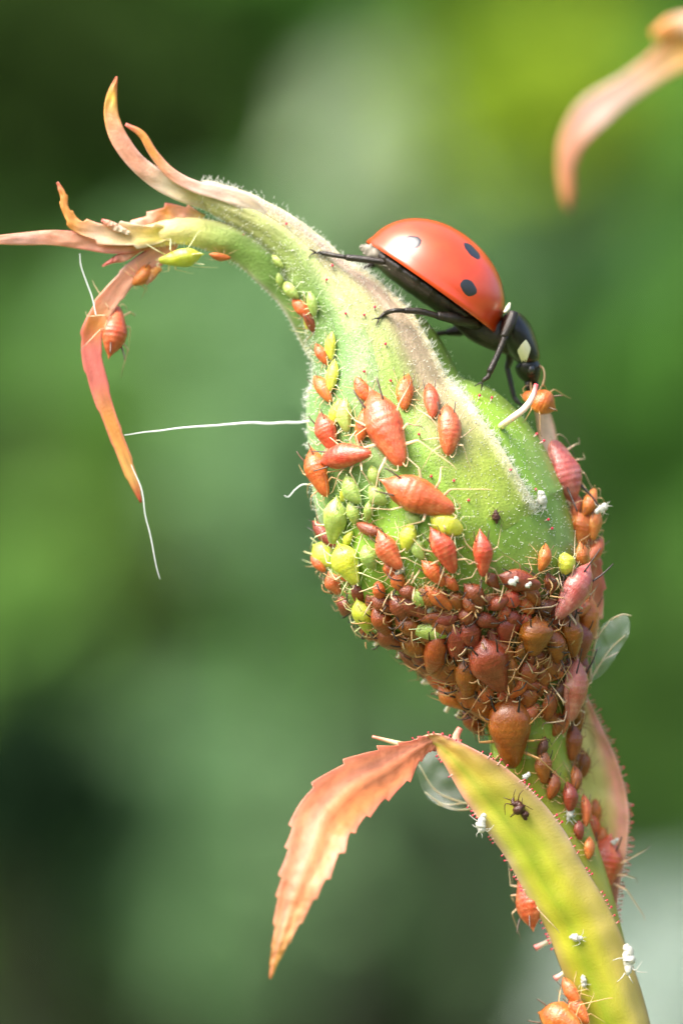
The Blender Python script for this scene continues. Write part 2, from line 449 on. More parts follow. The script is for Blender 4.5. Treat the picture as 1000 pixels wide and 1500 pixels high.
def sepal_patch(i0, i1, lo, hi, colf, h, keel=None, nv=26, taper=8):
    V, F, K, info = [], [], [], []
    for i in range(i0, i1):
        y = ypix[i]
        a, b = R(lo(y)), R(hi(y))
        endf = min(1, (i - i0) / taper)
        for v in range(nv + 1):
            f = v / nv
            th = a + (b - a) * f
            off = h * endf * (1 - abs(2 * f - 1) ** 10) - .03 * (abs(2 * f - 1) ** 10)
            if keel: off += keel * endf * math.exp(-((f - .965) / .045) ** 2)
            p, d = budpt(i, th, off)
            p = p + d * (.022 * noise.noise(Vector((f * 9, i * .03, 1.7))) + .012 * noise.noise(Vector((f * 30, i * .3, 4))))
            gr_ = 1 + .18 * noise.noise(Vector((f * 22, i * .09, 3))) + .14 * noise.noise(Vector((f * 7, i * .5, 9)))
            V.append(p); K.append(tuple(q * gr_ for q in colf(y, f))); info.append((i, f, d))
    n = i1 - i0
    for i in range(n - 1):
        for v in range(nv):
            o = i * (nv + 1) + v; F.append((o, o + 1, o + nv + 2, o + nv + 1))
    return (V, F, K), info

def mixc(a, b, f): f = max(0, min(1, f)); return tuple(x * (1 - f) + y * f for x, y in zip(a, b))
def col_mint(y, f):
    c = rampcol([(290, (.46, .44, .18)), (350, (.26, .33, .085)), (420, (.125, .225, .04)), (520, (.165, .315, .10)), (640, (.19, .36, .08)), (760, (.15, .33, .03))], y)  # neck stops darkened to put the shade beneath the stalk into the colour
    return mixc(c, (.52, .56, .24), max(0, (f - .75) / .25) * (1 if y < 480 else .35))
def col_mauve(y, f):
    lo = rampcol([(290, (.52, .44, .24)), (400, (.42, .40, .20)), (520, (.27, .35, .08)), (620, (.22, .40, .035)), (800, (.19, .38, .02))], y)
    hi = rampcol([(290, (.52, .40, .28)), (450, (.40, .30, .22)), (570, (.36, .29, .17)), (655, (.36, .33, .15)), (720, (.33, .42, .05)), (800, (.27, .40, .04))], y)
    c = mixc(lo, hi, (f - .34) / .3)
    return tuple(.9 * q for q in mixc(c, (.78, .74, .44), (f - .88) / .08))
def col_back(y, f): return rampcol([(300, (.45, .46, .22)), (430, (.24, .33, .09)), (560, (.15, .27, .05)), (680, (.24, .38, .05)), (820, (.17, .27, .04))], y)

i_base = ith(815)
gB, infB = sepal_patch(i_base, NU - 2, lambda y: interp(LINE1, y) - 8, lambda y: interp(RIDGE, y), col_mauve, .035, keel=.09)
sepB = obj('sepal', gB, M['sepal'], shoot); sepB['label'] = 'mauve and tan sepal with a white hairy ridge'
gA, infA = sepal_patch(ith(700), NU - 2, lambda y: -105, lambda y: interp(LINE1, y), col_mint, .075)
sepA = obj('sepal', gA, M['sepal'], shoot); sepA['label'] = 'mint green downy sepal'
gC, infC = sepal_patch(ith(860), NU - 6, lambda y: interp(RIDGE, y) + 3, lambda y: 185, col_back, .012)
sepC = obj('sepal', gC, M['bud'], shoot); sepC['label'] = 'smooth green sepal with white dots'

# free ends of the sepals
PK, PKD, OR, YL, GR, CRM = (.82, .42, .28), (.70, .20, .16), (.70, .32, .08), (.62, .52, .10), (.30, .38, .09), (.72, .60, .44)
lobe1 = blade([(352, 308, -.05, 6, 20), (318, 293, -.10, 16, 20), (280, 280, -.16, 19, 15), (240, 266, -.2, 16, 10), (203, 240, -.25, 13, 5), (176, 205, -.3, 13, 0), (164, 172, -.3, 11, 0), (164, 142, -.3, 8, 0), (171, 112, -.3, 1.5, 0)],
              [GR, (.42, .42, .13), (.6, .52, .26), CRM, PK, PK, (.72, .42, .2), (.7, .46, .08), (.45, .08, .03)], [GR, (.6, .56, .3), CRM, (.8, .62, .5), (.8, .56, .48), PK, OR, OR, PKD], thick=.06, channel=.3, n=80, wob=.03)
obj('sepal_lobe', lobe1, M['lobe'], sepB)
lobe2 = blade([(400, 326, -.12, 4, 0), (365, 300, -.22, 12, 0), (330, 285, -.26, 11, 0), (285, 273, -.3, 9, 0), (251, 254, -.3, 8, 0), (226, 226, -.3, 6.5, 0), (208, 197, -.3, 5.5, 0), (184, 182, -.3, 2.5, 0)],
              [CRM, CRM, (.8, .62, .5), (.78, .56, .46), PK, OR, OR, PKD], [CRM, CRM, (.8, .66, .54), (.8, .6, .5), PK, PK, OR, PKD], thick=.045, channel=.2, n=60, wob=.02)
obj('sepal_lobe', lobe2, M['lobe'], sepB)
sepD_g = blade([(492, 550, .15, 20, 20), (466, 495, .12, 27, 20), (438, 440, .1, 29, 20), (400, 396, .1, 29, 18), (352, 361, .06, 26, 15), (310, 345, .03, 23, 10), (265, 338, 0, 20, 0), (225, 344, 0, 19, 0), (190, 353, -.02, 15, 0), (165, 359, -.05, 3, 0)],
               [(.2, .28, .08), (.14, .24, .05), (.13, .23, .045), (.14, .25, .05), (.21, .33, .07), (.38, .46, .11), (.66, .60, .2), (.74, .60, .22), (.74, .52, .26), PK],
               [(.5, .48, .3), (.62, .58, .42), (.66, .62, .46), (.62, .62, .42), (.5, .56, .24), (.6, .6, .24), (.74, .66, .3), (.76, .56, .3), PK, PK], thick=.16, channel=.05, n=70, wob=.05)
sepD = obj('sepal', sepD_g, M['sepal'], shoot); sepD['label'] = 'lower sepal with a pale fuzzy underside edge'
lob = [
    (([(240, 348, .02, 5, 0), (205, 356, -.08, 13, 0), (165, 357, -.14, 15, 0), (120, 352, -.16, 13, 5), (75, 348, -.2, 11, 5), (30, 350, -.3, 9, 5), (-25, 352, -.4, 5, 5)],
      [YL, OR, PK, PK, PK, (.7, .42, .34), PK], [YL, PKD, PKD, PKD, PK, PK, PK]), dict(thick=.05, channel=.3)),
    (([(262, 338, .0, 5, 0), (228, 344, -.14, 15, 0), (185, 345, -.22, 17, 0), (142, 340, -.25, 14, 0), (110, 327, -.25, 9, 0), (96, 305, -.25, 6, 0), (93, 285, -.25, 5, 0), (84, 267, -.25, 1.5, 0)],
      [YL, YL, (.68, .52, .24), (.74, .52, .36), OR, OR, OR, (.5, .1, .06)], [YL, CRM, CRM, PK, OR, OR, OR, PKD]), dict(thick=.04, channel=.35, teeth=6, tooth=.5)),
    (([(262, 350, .1, 6, 0), (225, 377, .05, 17, 10), (188, 405, 0, 15, 15), (160, 437, -.05, 16, 20), (139, 474, -.1, 16, 15), (134, 512, -.1, 15, 0), (144, 560, -.1, 14, 0), (160, 610, -.1, 11, 0), (177, 655, -.1, 10, 0), (194, 700, -.1, 8, 0), (207, 736, -.1, 1.5, 0)],
      [OR, PK, PK, PK, OR, PKD, PKD, OR, OR, (.66, .4, .12), (.6, .05, .05)], [PKD, PKD, (.76, .5, .4), PK, PKD, PKD, PKD, PKD, PKD, OR, (.6, .05, .05)]), dict(thick=.05, channel=.3, teeth=9, tooth=.2)),
    (([(300, 318, .05, 4, 0), (270, 312, .02, 11, 0), (244, 313, 0, 12, 0), (220, 322, -.02, 10, 0), (196, 332, -.05, 7, 0), (176, 340, -.05, 2, 0)], [YL, PK, OR, PK, PK, PK], [PK, PK, PKD, PK, PK, PK]), dict(thick=.06, channel=.3, teeth=5, tooth=.6)),
    (([(190, 342, -.28, 3, 0), (172, 334, -.3, 6, 0), (158, 327, -.32, 5, 0), (149, 322, -.33, 2, 0)], [CRM, CRM, PK, PKD], [CRM, PK, PK, PKD]), dict(thick=.04)),
    (([(205, 366, -.05, 4, 0), (182, 376, -.12, 7, 0), (165, 382, -.14, 4, 0), (150, 390, -.14, 1.2, 0)], [OR, PK, PKD, PKD], [PK, PKD, PKD, PKD]), dict(thick=.03)),
    (([(236, 392, .0, 4, 0), (226, 398, .0, 7, 0), (216, 408, .0, 8, 0), (212, 416, 0, 4, 0)], [OR, OR, PK, PK], [PK, PKD, PKD, PKD]), dict(thick=.05)),
]
for (a_, kw) in lob: obj('sepal_lobe', blade(*a_, n=64, wob=.03, **kw), M['lobe'], sepD)
# lobes that show behind the right side of the bud
lb7 = blade([(858, 780, .35, 5, 0), (864, 820, .4, 15, 0), (866, 860, .4, 19, 0), (860, 900, .35, 20, 0), (852, 935, .3, 18, 0), (842, 965, .2, 6, 0)], [PKD, (.72, .26, .16), (.72, .28, .15), (.72, .32, .12), (.72, .42, .12), OR], [PKD, PKD, PKD, (.74, .4, .3), (.78, .6, .3), OR], thick=.06, channel=.3, n=60, teeth=6, tooth=.3, wob=.03)
obj('sepal_lobe', lb7, M['lobe'], sepC)
lb8 = blade([(788, 585, 1.0, 8, 0), (798, 620, 1.1, 12, 0), (806, 660, 1.1, 13, 0), (826, 710, 1.0, 10, 0), (850, 760, .8, 4, 0)], [(.8, .62, .5)] * 5, [PK] * 5, thick=.06, channel=.2, n=40)
obj('sepal_lobe', lb8, M['lobe'], sepC)

# the pedicel and stem down to the ground
YG = (.36, .40, .04)
stem_g = tube([P(772, 1070, 0), P(786, 1130, .02), P(815, 1210, .05), P(845, 1300, .1), P(868, 1390, .2), P(893, 1500, .3), P(940, 1700, .5), P(960, 2300, .6), P(955, 2300, .6) + Vector((0, 4, -60)), Vector((3, 2, GZ))],
              [.56, .50, .47, .47, .48, .52, .55, .6, 1.0, 2.4], 28,
              [(.24, .33, .03), (.26, .34, .03), (.30, .36, .04), (.34, .36, .05), (.38, .36, .05), (.32, .33, .06), (.28, .33, .06), (.2, .26, .05), (.14, .15, .05), (.1, .08, .05)], n=140)
stem = obj('stem', stem_g, M['bract'], shoot)

fb = blade([(915, 1530, -.30, 44, 0), (895, 1470, -.36, 48, 0), (868, 1400, -.42, 50, 0), (845, 1345, -.47, 48, 0), (812, 1290, -.55, 47, 4), (781, 1234, -.62, 47, 8), (741, 1180, -.7, 44, 10), (700, 1135, -.75, 36, 15), (662, 1100, -.75, 20, 20), (637, 1083, -.72, 13, 30), (610, 1092, -.7, 12, 25)],
           [(.42, .41, .035), (.47, .46, .035), (.52, .51, .03), (.57, .55, .03), (.58, .57, .04), (.54, .58, .05), (.58, .57, .06), (.60, .46, .07), (.66, .40, .08), (.72, .36, .16), PK],
           [(.42, .28, .10), (.46, .30, .11), (.50, .34, .13), (.54, .38, .14), (.60, .42, .22), (.62, .42, .30), (.66, .38, .28), (.68, .28, .24), (.66, .22, .22), (.68, .3, .26), PK], thick=.055, channel=(-.62, .34), n=110, sides=30, mid=-.07, wob=.035, streak=(-.28, .22, (.24, .36, .014), .65), streak2=(.62, .30, (.66, .46, .19), .55), grain=.15)
fbract = obj('bract', fb, M['bract'], shoot); fbract['label'] = 'yellow green front bract edged with red glands'
ltip = blade([(645, 1083, -.72, 8, 25), (628, 1088, -.75, 12, 15), (604, 1102, -.95, 18, 5), (570, 1126, -1.3, 33, -5), (522, 1154, -1.8, 41, -8), (480, 1197, -2.3, 45, -8), (460, 1246, -2.7, 39, -8), (442, 1290, -3.0, 31, -6), (427, 1330, -3.1, 23, 0), (413, 1374, -3.2, 13, 0), (402, 1408, -3.2, 6, 0), (396, 1434, -3.2, 1.5, 0)],
             [PK, (0.650, 0.220, 0.100), (0.650, 0.208, 0.085), (0.667, 0.234, 0.090), (0.650, 0.214, 0.066), (0.650, 0.227, 0.080), (0.667, 0.246, 0.100), (0.667, 0.274, 0.110), (0.686, 0.326, 0.125), (0.650, 0.326, 0.070), (0.556, 0.182, 0.030)],
             [PKD, PKD, (0.667, 0.194, 0.120), (0.686, 0.208, 0.129), (0.686, 0.220, 0.139), (0.686, 0.234, 0.149), (0.686, 0.234, 0.149), (0.667, 0.220, 0.129), (0.686, 0.285, 0.149), (0.556, 0.234, 0.050), (0.463, 0.130, 0.025)], thick=.03, channel=.18, veins=.3, n=260, sides=36, teeth=14, tooth=.21, mid=.1, wob=.015, streak=(.35, .3, (0.686, 0.274, 0.169), .8))
obj('leaflet', ltip, M['leaf'], fbract)
bb = blade([(852, 1020, .55, 7, 0), (862, 1075, .6, 22, 0), (872, 1130, .65, 35, 0), (880, 1190, .7, 40, 0), (882, 1250, .7, 34, 0), (884, 1305, .65, 22, 0), (892, 1350, .6, 10, 0), (902, 1372, .5, 3, 0)],
           [(.5, .46, .2), (.70, .60, .26), (.72, .68, .24), (.68, .66, .20), (.62, .64, .16), (.52, .44, .12), (.58, .3, .15), PKD],
           [(.74, .32, .26), (.78, .28, .27), (.78, .27, .27), (.78, .32, .30), (.68, .32, .27), (.66, .25, .22), PKD, PKD], thick=.05, channel=.3, n=90, mid=-.05, wob=.03, streak2=(-.70, .36, (.84, .33, .30), .9))
bbract = obj('bract', bb, M['bract'], shoot); bbract['label'] = 'pink edged back bract behind the stem'

# small knob and thin stipule on the front bract, gland stalks on the stem
obj('stipule', tube([P(668, 1090, -.75), P(668, 1078, -.75), P(674, 1066, -.75)], [.07, .055, .045], 8, [PK, PK, PKD]), M['spine'], fbract)
obj('stipule', tube([P(600, 1094, -.7), P(575, 1087, -.72), P(545, 1079, -.75)], [.05, .035, .02], 8, [(.75, .62, .3), (.75, .66, .4), PKD]), M['spine'], fbract)
for x, y, a, b in ((808, 1376, 783, 1389), (828, 1424, 812, 1434)):
    obj('gland_stalk', tube([P(x, y, -.1), P((x + a) / 2, (y + b) / 2, -.1), P(a, b, -.1)], [.05, .035, .05], 8, [(.75, .7, .4), (.8, .7, .55), (.7, .15, .15)]), M['spine'], stem)

# red gland teeth along bract margins
def margin(g, n, sides, idx, every, out, r0, mid=None, lo=0.0, hi=1.0):
    V = g[0]; res = []
    for i in range(int(n * lo), int(n * hi)):
        if random.random() > every: continue
        p = Vector(V[i * sides + idx]); q = Vector(V[i * sides + (idx + sides // 2) % sides])
        d = (p - q).normalized() + Vector((random.gauss(0, .25), random.gauss(0, .25), random.gauss(0, .25)))
        L = out * random.uniform(.5, 1.3)
        e = p + d * L
        res.append(tube([p - d * .03, e], [r0 * .7, r0 * .5], 5, [(.75, .5, .4), (.7, .2, .2)], n=3))
        res.append(ball(e, r0 * random.uniform(.8, 1.2), 6, 4, (.62, .03, .07)))
    return res
M['tooth'] = mat('gland_tooth', use_col=True, rough=.3, sss=.15, sss_scale=.05)
obj('gland_teeth', join(margin(fb, 110, 30, 0, .45, .035, .017, lo=.25) + margin(fb, 110, 30, 15, .5, .03, .016, lo=.25)), M['tooth'], fbract, 'stuff')
obj('gland_teeth', join(margin(bb, 90, 22, 0, .8, .06, .012) + margin(bb, 90, 22, 11, .8, .06, .012)), M['tooth'], bbract, 'stuff')

# down on the sepals and bud
def fuzz(g, info, n, Lf, dens, rad=.005):
    V = g[0]; sp, ln = [], []
    while len(sp) < n:
        k = random.randrange(len(V)); i, f, d = info[k]
        if random.random() > dens(ypix[i], f): continue
        p = Vector(V[k]) + Vector((random.gauss(0, .03), random.gauss(0, .03), random.gauss(0, .03)))
        dd = d + Vector((random.gauss(0, .45) - .25, random.gauss(0, .35), random.gauss(0, .45) + .2))
        sp.append((p, dd)); ln.append(Lf(ypix[i], f) * random.uniform(.5, 1.3))
    return hairs(sp, ln, rad)
obj('down', fuzz(gA, infA, 3000, lambda y, f: .05 if f < .9 else .085, lambda y, f: (.25 if y < 440 else 1) if y < 640 else .4, .004), M['hair'], sepA, 'stuff')
obj('down', fuzz(gB, infB, 4200, lambda y, f: (.09 if y > 420 else .045) if f > .9 else .045, lambda y, f: (1 if y > 420 else .3) if f > .91 else (.10 if y < 640 else .03), .0042), M['hair'], sepB, 'stuff')
obj('down', fuzz(gC, infC, 900, lambda y, f: .035, lambda y, f: 1 if y > 430 else .3, .004), M['hair'], sepC, 'stuff')
infD = [(ith(400), .5, (Vector(v) - P(400, 390, .1)).normalized()) for v in sepD_g[0]]
sp, ln = [], []
for _ in range(500):
    i = random.randrange(2, 62); s = random.choice((10, 11, 11, 12, 9, 0, 1, 21, 20))
    p = Vector(sepD_g[0][i * 22 + s]); c = (Vector(sepD_g[0][i * 22]) + Vector(sepD_g[0][i * 22 + 11])) / 2
    sp.append((p, (p - c).normalized() + Vector((random.gauss(0, .4), random.gauss(0, .4), random.gauss(0, .4))))); ln.append(random.uniform(.03, .07))
obj('down', hairs(sp, ln, .004), M['hair'], sepD, 'stuff')

# ------------------------------------------------------------------ surfaces to stand things on
def bvh(gs):
    V, F, _ = join([(a, b, None) for a, b, c in gs])
    return BVHTree.FromPolygons([tuple(v) for v in V], F)
TREE = bvh([bud_g, gA, gB, gC, sepD_g, stem_g, fb, bb, blade(*lob[2][0], n=64, **lob[2][1])])
EYE = Vector((0, -D, 0))
def hit(px, py):
    d = (P(px, py, 0) - EYE).normalized()
    loc, nor, i, dist = TREE.ray_cast(EYE, d)
    if loc is None: return None, None
    if nor.dot(d) > 0: nor = -nor
    return loc, nor

# little red glands standing on the sepals
gl = []
for x, y in [(488, 392), (477, 413), (508, 462), (535, 465), (549, 454), (566, 507), (536, 547), (700, 585), (718, 588), (632, 700), (686, 735), (797, 763), (804, 776), (664, 706), (574, 560), (789, 650), (781, 640), (784, 720), (615, 640), (745, 690), (420, 330), (360, 340)]:
    p, n_ = hit(x, y)
    if p is None: continue
    d = n_ + Vector((random.gauss(0, .3), random.gauss(0, .3), .2))
    gl.append(tube([p, p + d * .05], [.012, .010], 5, [(.8, .7, .6), (.75, .4, .4)], n=3)); gl.append(ball(p + d * .06, .022, 7, 5, (.62, .03, .07)))
obj('glands', join(gl), M['tooth'], bud, 'stuff')
# pale stalked dots on the green of the bud
sp, ln = [], []
for _ in range(1700):
    x, y = random.uniform(560, 850), random.uniform(560, 860)
    p, n_ = hit(x, y)
    if p is None: continue
    sp.append((p, n_ + Vector((random.gauss(0, .3), random.gauss(0, .3), random.gauss(0, .3))))); ln.append(random.uniform(.012, .035))
obj('down', hairs(sp, ln, .0065), M['hair'], bud, 'stuff')
# glandular bristles on the underside of the hip
sp = []
br = []
for x, y, a, b in [(632, 985, 618, 1002), (650, 1000, 640, 1018), (665, 1022, 652, 1043), (680, 1035, 668, 1050), (692, 1046, 684, 1058), (560, 935, 548, 946), (540, 918, 530, 926), (522, 890, 512, 900), (512, 862, 500, 868),
                   (610, 962, 598, 972), (590, 950, 582, 964), (645, 998, 622, 1000), (700, 1060, 690, 1072)]:
    br.append(tube([P(x + 8, y - 8, .1), P((x + a) / 2, (y + b) / 2, .1), P(a, b, .1)], [.035, .03, .035], 6, [(.7, .66, .4), (.8, .76, .55), (.75, .7, .5)]))
obj('bristles', join(br), M['spine'], bud, 'stuff')
# cream curved gland stalk crossing in front of the ladybird's jaws
obj('gland_stalk', tube([hit(733, 625)[0], P(750, 612, -1.35), P(768, 598, -1.3), P(780, 580, -1.2), P(785, 563, -1.15)], [.055, .05, .048, .04, .035], 10,
                        [(.66, .66, .35), (.8, .68, .5), (.82, .66, .52), (.8, .5, .42), (.62, .05, .07)], n=26), M['spine'], sepC)

# ------------------------------------------------------------------ aphids
def profile(shape):
    if shape == 'pear':  return [(0, .012), (.03, .035), (.06, .065), (.10, .13), (.17, .26), (.26, .38), (.36, .47), (.45, .5), (.54, .485), (.64, .43), (.74, .36), (.83, .29), (.90, .235), (.945, .19), (.98, .12), (1, .01)]
    if shape == 'plump': return [(0, .014), (.035, .028), (.06, .05), (.09, .11), (.15, .25), (.23, .385), (.32, .475), (.41, .5), (.50, .485), (.60, .43), (.70, .355), (.80, .285), (.88, .225), (.94, .175), (.98, .11), (1, .01)]
    if shape == 'ball':  return [(0, .02), (.05, .16), (.15, .34), (.3, .47), (.5, .5), (.7, .44), (.85, .3), (.95, .16), (1, .01)]
    return [(0, .02), (.04, .09), (.10, .22), (.22, .37), (.38, .48), (.52, .5), (.66, .45), (.78, .37), (.87, .28), (.94, .2), (.98, .12), (1, .01)]

def body_mesh(shape, key, va=0, seg=26, nr=52):
    bend, arch, fat = [(0, 0, 1), (.10, .03, .92), (-.12, -.02, 1.05), (.05, .08, .86)][va]
    base, pale = APH[key]
    pr = profile(shape); V, F, K = [], [], []
    for i in range(nr):
        t = i / (nr - 1)
        w_ = float(np.interp(t, [p[0] for p in pr], [p[1] for p in pr]))
        for s in range(seg):
            a = 2 * math.pi * s / seg
            cy, cz = math.cos(a), math.sin(a)
            ridge = 1 + (.010 * math.cos(t * 2 * math.pi * 11 + .6 * cy * cy) if .08 < t < .9 else 0) * (1 if cz > -.2 else .3) + .07 * noise.noise(Vector((t * 5 + va * 7, cy * 1.6, cz * 1.6))) * (t > .06)
            # a row of side pits and a keel along each flank
            ridge -= .05 * math.exp(-((cz - .25) / .14) ** 2) * (.12 < t < .9)
            ridge += .03 * math.exp(-((cz - .02) / .12) ** 2)
            hgt = .82 if cz > 0 else .62
            V.append((t - .5, w_ * cy * ridge * fat + bend * math.sin(t * 3.1), w_ * cz * hgt * ridge + (.04 + arch) * math.sin(t * 3.1)))
            c = mixc(base, pale, .30 + .17 * math.sin(t * 2 * math.pi * 11 + 1.2) + .95 * noise.noise(Vector((t * 6, cy * 2.2, cz * 2.2 + 5 + va * 3)))) if .1 < t < .85 else base
            c = mixc(c, pale, max(0, -cz) * .8)
            c = mixc(c, pale, .6 * math.exp(-((cz - .02) / .15) ** 2))
            if t > .8: c = mixc(c, pale, (t - .8) * 3)
            if t < .07: c = mixc(c, pale, .8)
            if cz > .93: c = mixc(c, tuple(x * .6 for x in base), .35)
            K.append(c)
    for i in range(nr - 1):
        for s in range(seg):
            F.append((i * seg + s, i * seg + (s + 1) % seg, (i + 1) * seg + (s + 1) % seg, (i + 1) * seg + s))
    return mesh('body', V, F, M['aph' + key], K)

LIMBC = {'C': ((.66, .46, .27), (.10, .07, .05)), 'O': ((.60, .36, .16), (.12, .07, .04)), 'P': ((.62, .44, .28), (.03, .02, .018)), 'M': ((.36, .20, .09), (.03, .02, .02)),
         'B': ((.40, .22, .07), (.02, .015, .015)), 'D': ((.30, .17, .06), (.03, .02, .015)), 'Y': ((.78, .76, .4), (.4, .38, .2)), 'G': ((.62, .7, .38), (.25, .28, .16))}
def limb_meshes(key, variant):
    rg = random.Random(variant * 31 + 5)
    lc, dk = LIMBC[key]
    legs = []
    for sx in (-1, 1):
        for x0, kx, fx in ((.27, .38, .5), (.16, .12, .04), (.06, -.14, -.38)):
            ky = .58 + rg.uniform(-.08, .14); fy = .92 + rg.uniform(-.14, .26)
            kx2 = kx + rg.uniform(-.1, .1); fx2 = fx * 1.15 + rg.uniform(-.2, .2)
            dk_ = mixc(lc, dk, rg.choice((.2, .6, .9)))
            a_, b_, c_, d_ = Vector((x0, .14 * sx, -.06)), Vector((kx2, ky * sx, .16)), Vector((fx2, fy * sx, -.22)), Vector((fx2 + .08 * (1 if fx2 > 0 else -1), (fy + .06) * sx, -.27))
            pts_ = [a_, a_.lerp(b_, .5), a_.lerp(b_, .93), b_.lerp(c_, .07), b_.lerp(c_, .5), c_, d_]
            v = tube(pts_, [.022, .021, .015, .013, .011, .008, .006], 5, [lc, lc, lc, mixc(lc, dk_, .4), lc, dk_, dk_], n=19)
            legs.append(mesh('leg', *v[:2], M['limb'], v[2]))
    ants = []
    for sx in (-1, 1):
        e = rg.uniform(.35, .55); bx = rg.uniform(-.25, .15)
        v = tube([(.47, .06 * sx, .05), (.55, .13 * sx, .12), (.48, .28 * sx, .2), (.25, .40 * sx, .2), (bx, e * sx, .16)], [.011, .009, .007, .006, .004], 5, [lc, lc, mixc(lc, dk, .5), dk, dk], n=16)
        ants.append(mesh('antenna', *v[:2], M['limb'], v[2]))
    cors = []
    dkc = dk if key in 'CPMBOD' else mixc(lc, dk, .3)
    for sx in (-1, 1):
        q_ = 1.9 if key == 'P' else 1.15
        v = tube([(-.24, .25 * sx, .24), (-.24 - .10 * q_, .25 + .05 * q_ if sx > 0 else -.25 - .05 * q_, .24 + .08 * q_), (-.24 - .2 * q_, (.25 + .08 * q_) * sx, .24 + .13 * q_)], [.028, .022, .020], 6, [dkc, dkc, dkc], n=6)
        cors.append(mesh('cornicle', *v[:2], M['limb'], v[2]))
    eyes = []
    for sx in (-1, 1):
        v = ball((.425, .13 * sx, .06), .03, 8, 6); eyes.append(mesh('eye', *v[:2], M['eye']))
    return legs, ants, cors, eyes
BODY, LIMB = {}, {}
COUNT = [0]
NAMEC = {'C': 'coral', 'O': 'orange', 'P': 'pink', 'M': 'maroon', 'B': 'amber brown', 'Y': 'yellow green', 'G': 'green'}

def link(name, me, parent):
    o = bpy.data.objects.new(name, me); C.objects.link(o); o.parent = parent; return o

def aphid(x, y, L, Wd, ang, key, shape, label, group='aphids feeding on the rose shoot', lift=0.0, depth=None, limbs=True, roll=0.0, nrm=None):
    loc, n_ = hit(x, y) if depth is None else (None, None)
    if loc is None:
        base = P(x, y, depth if depth is not None else 0.0)
        near, nn, _, dist = TREE.find_nearest(base)
        n_ = Vector(nrm) if nrm else ((base - near).normalized() * .6 + Vector((0, -.75, 0)))
        n_.normalize(); loc = base; sit = 0.0
    else:
        if nrm: n_ = Vector(nrm)
        n_ = (n_ + Vector((0, -.25, 0))).normalized(); sit = Wd / 100 * .26
    img = Vector((math.cos(R(ang)), 0, -math.sin(R(ang))))
    # direction on the surface whose picture runs along img
    view = Vector((0, 1, 0))
    f = img - view * (img.dot(n_) / (view.dot(n_) if abs(view.dot(n_)) > .3 else -.3))
    st = min(f.length, 1.5); f.normalize(); f = (f - n_ * f.dot(n_)).normalized()
    s = n_.cross(f).normalized()
    if roll:
        q = Matrix.Rotation(R(roll), 3, f); n2 = q @ n_; s = q @ s; n_ = n2
    Lw = L / 100 * min(st, 1.45); k = Wd / 100
    t = bpy.data.objects.new('aphid', None); C.objects.link(t); t.empty_display_size = .05
    m3 = Matrix((f, s, n_)).transposed()
    t.location = loc + n_ * (sit + lift / 100); t.rotation_euler = m3.to_euler(); t.scale = (Lw, k, k)
    tag(t, label, 'aphid', group)
    COUNT[0] += 1
    vb = 0 if L > 95 else (COUNT[0] * 7 // 3) % 4
    if (shape, key, vb) not in BODY: BODY[(shape, key, vb)] = body_mesh(shape, key, vb)
    link('body', BODY[(shape, key, vb)], t)
    if limbs:
        va = COUNT[0] % 4
        if (key, va) not in LIMB: LIMB[(key, va)] = limb_meshes(key, va)
        lg, an, co, ey = LIMB[(key, va)]
        for m_ in lg: link('leg', m_, t)
        if L >= 34:
            for m_ in an: link('antenna', m_, t)
            for m_ in ey: link('eye', m_, t)
            for m_ in co: link('cornicle', m_, t)
    return t

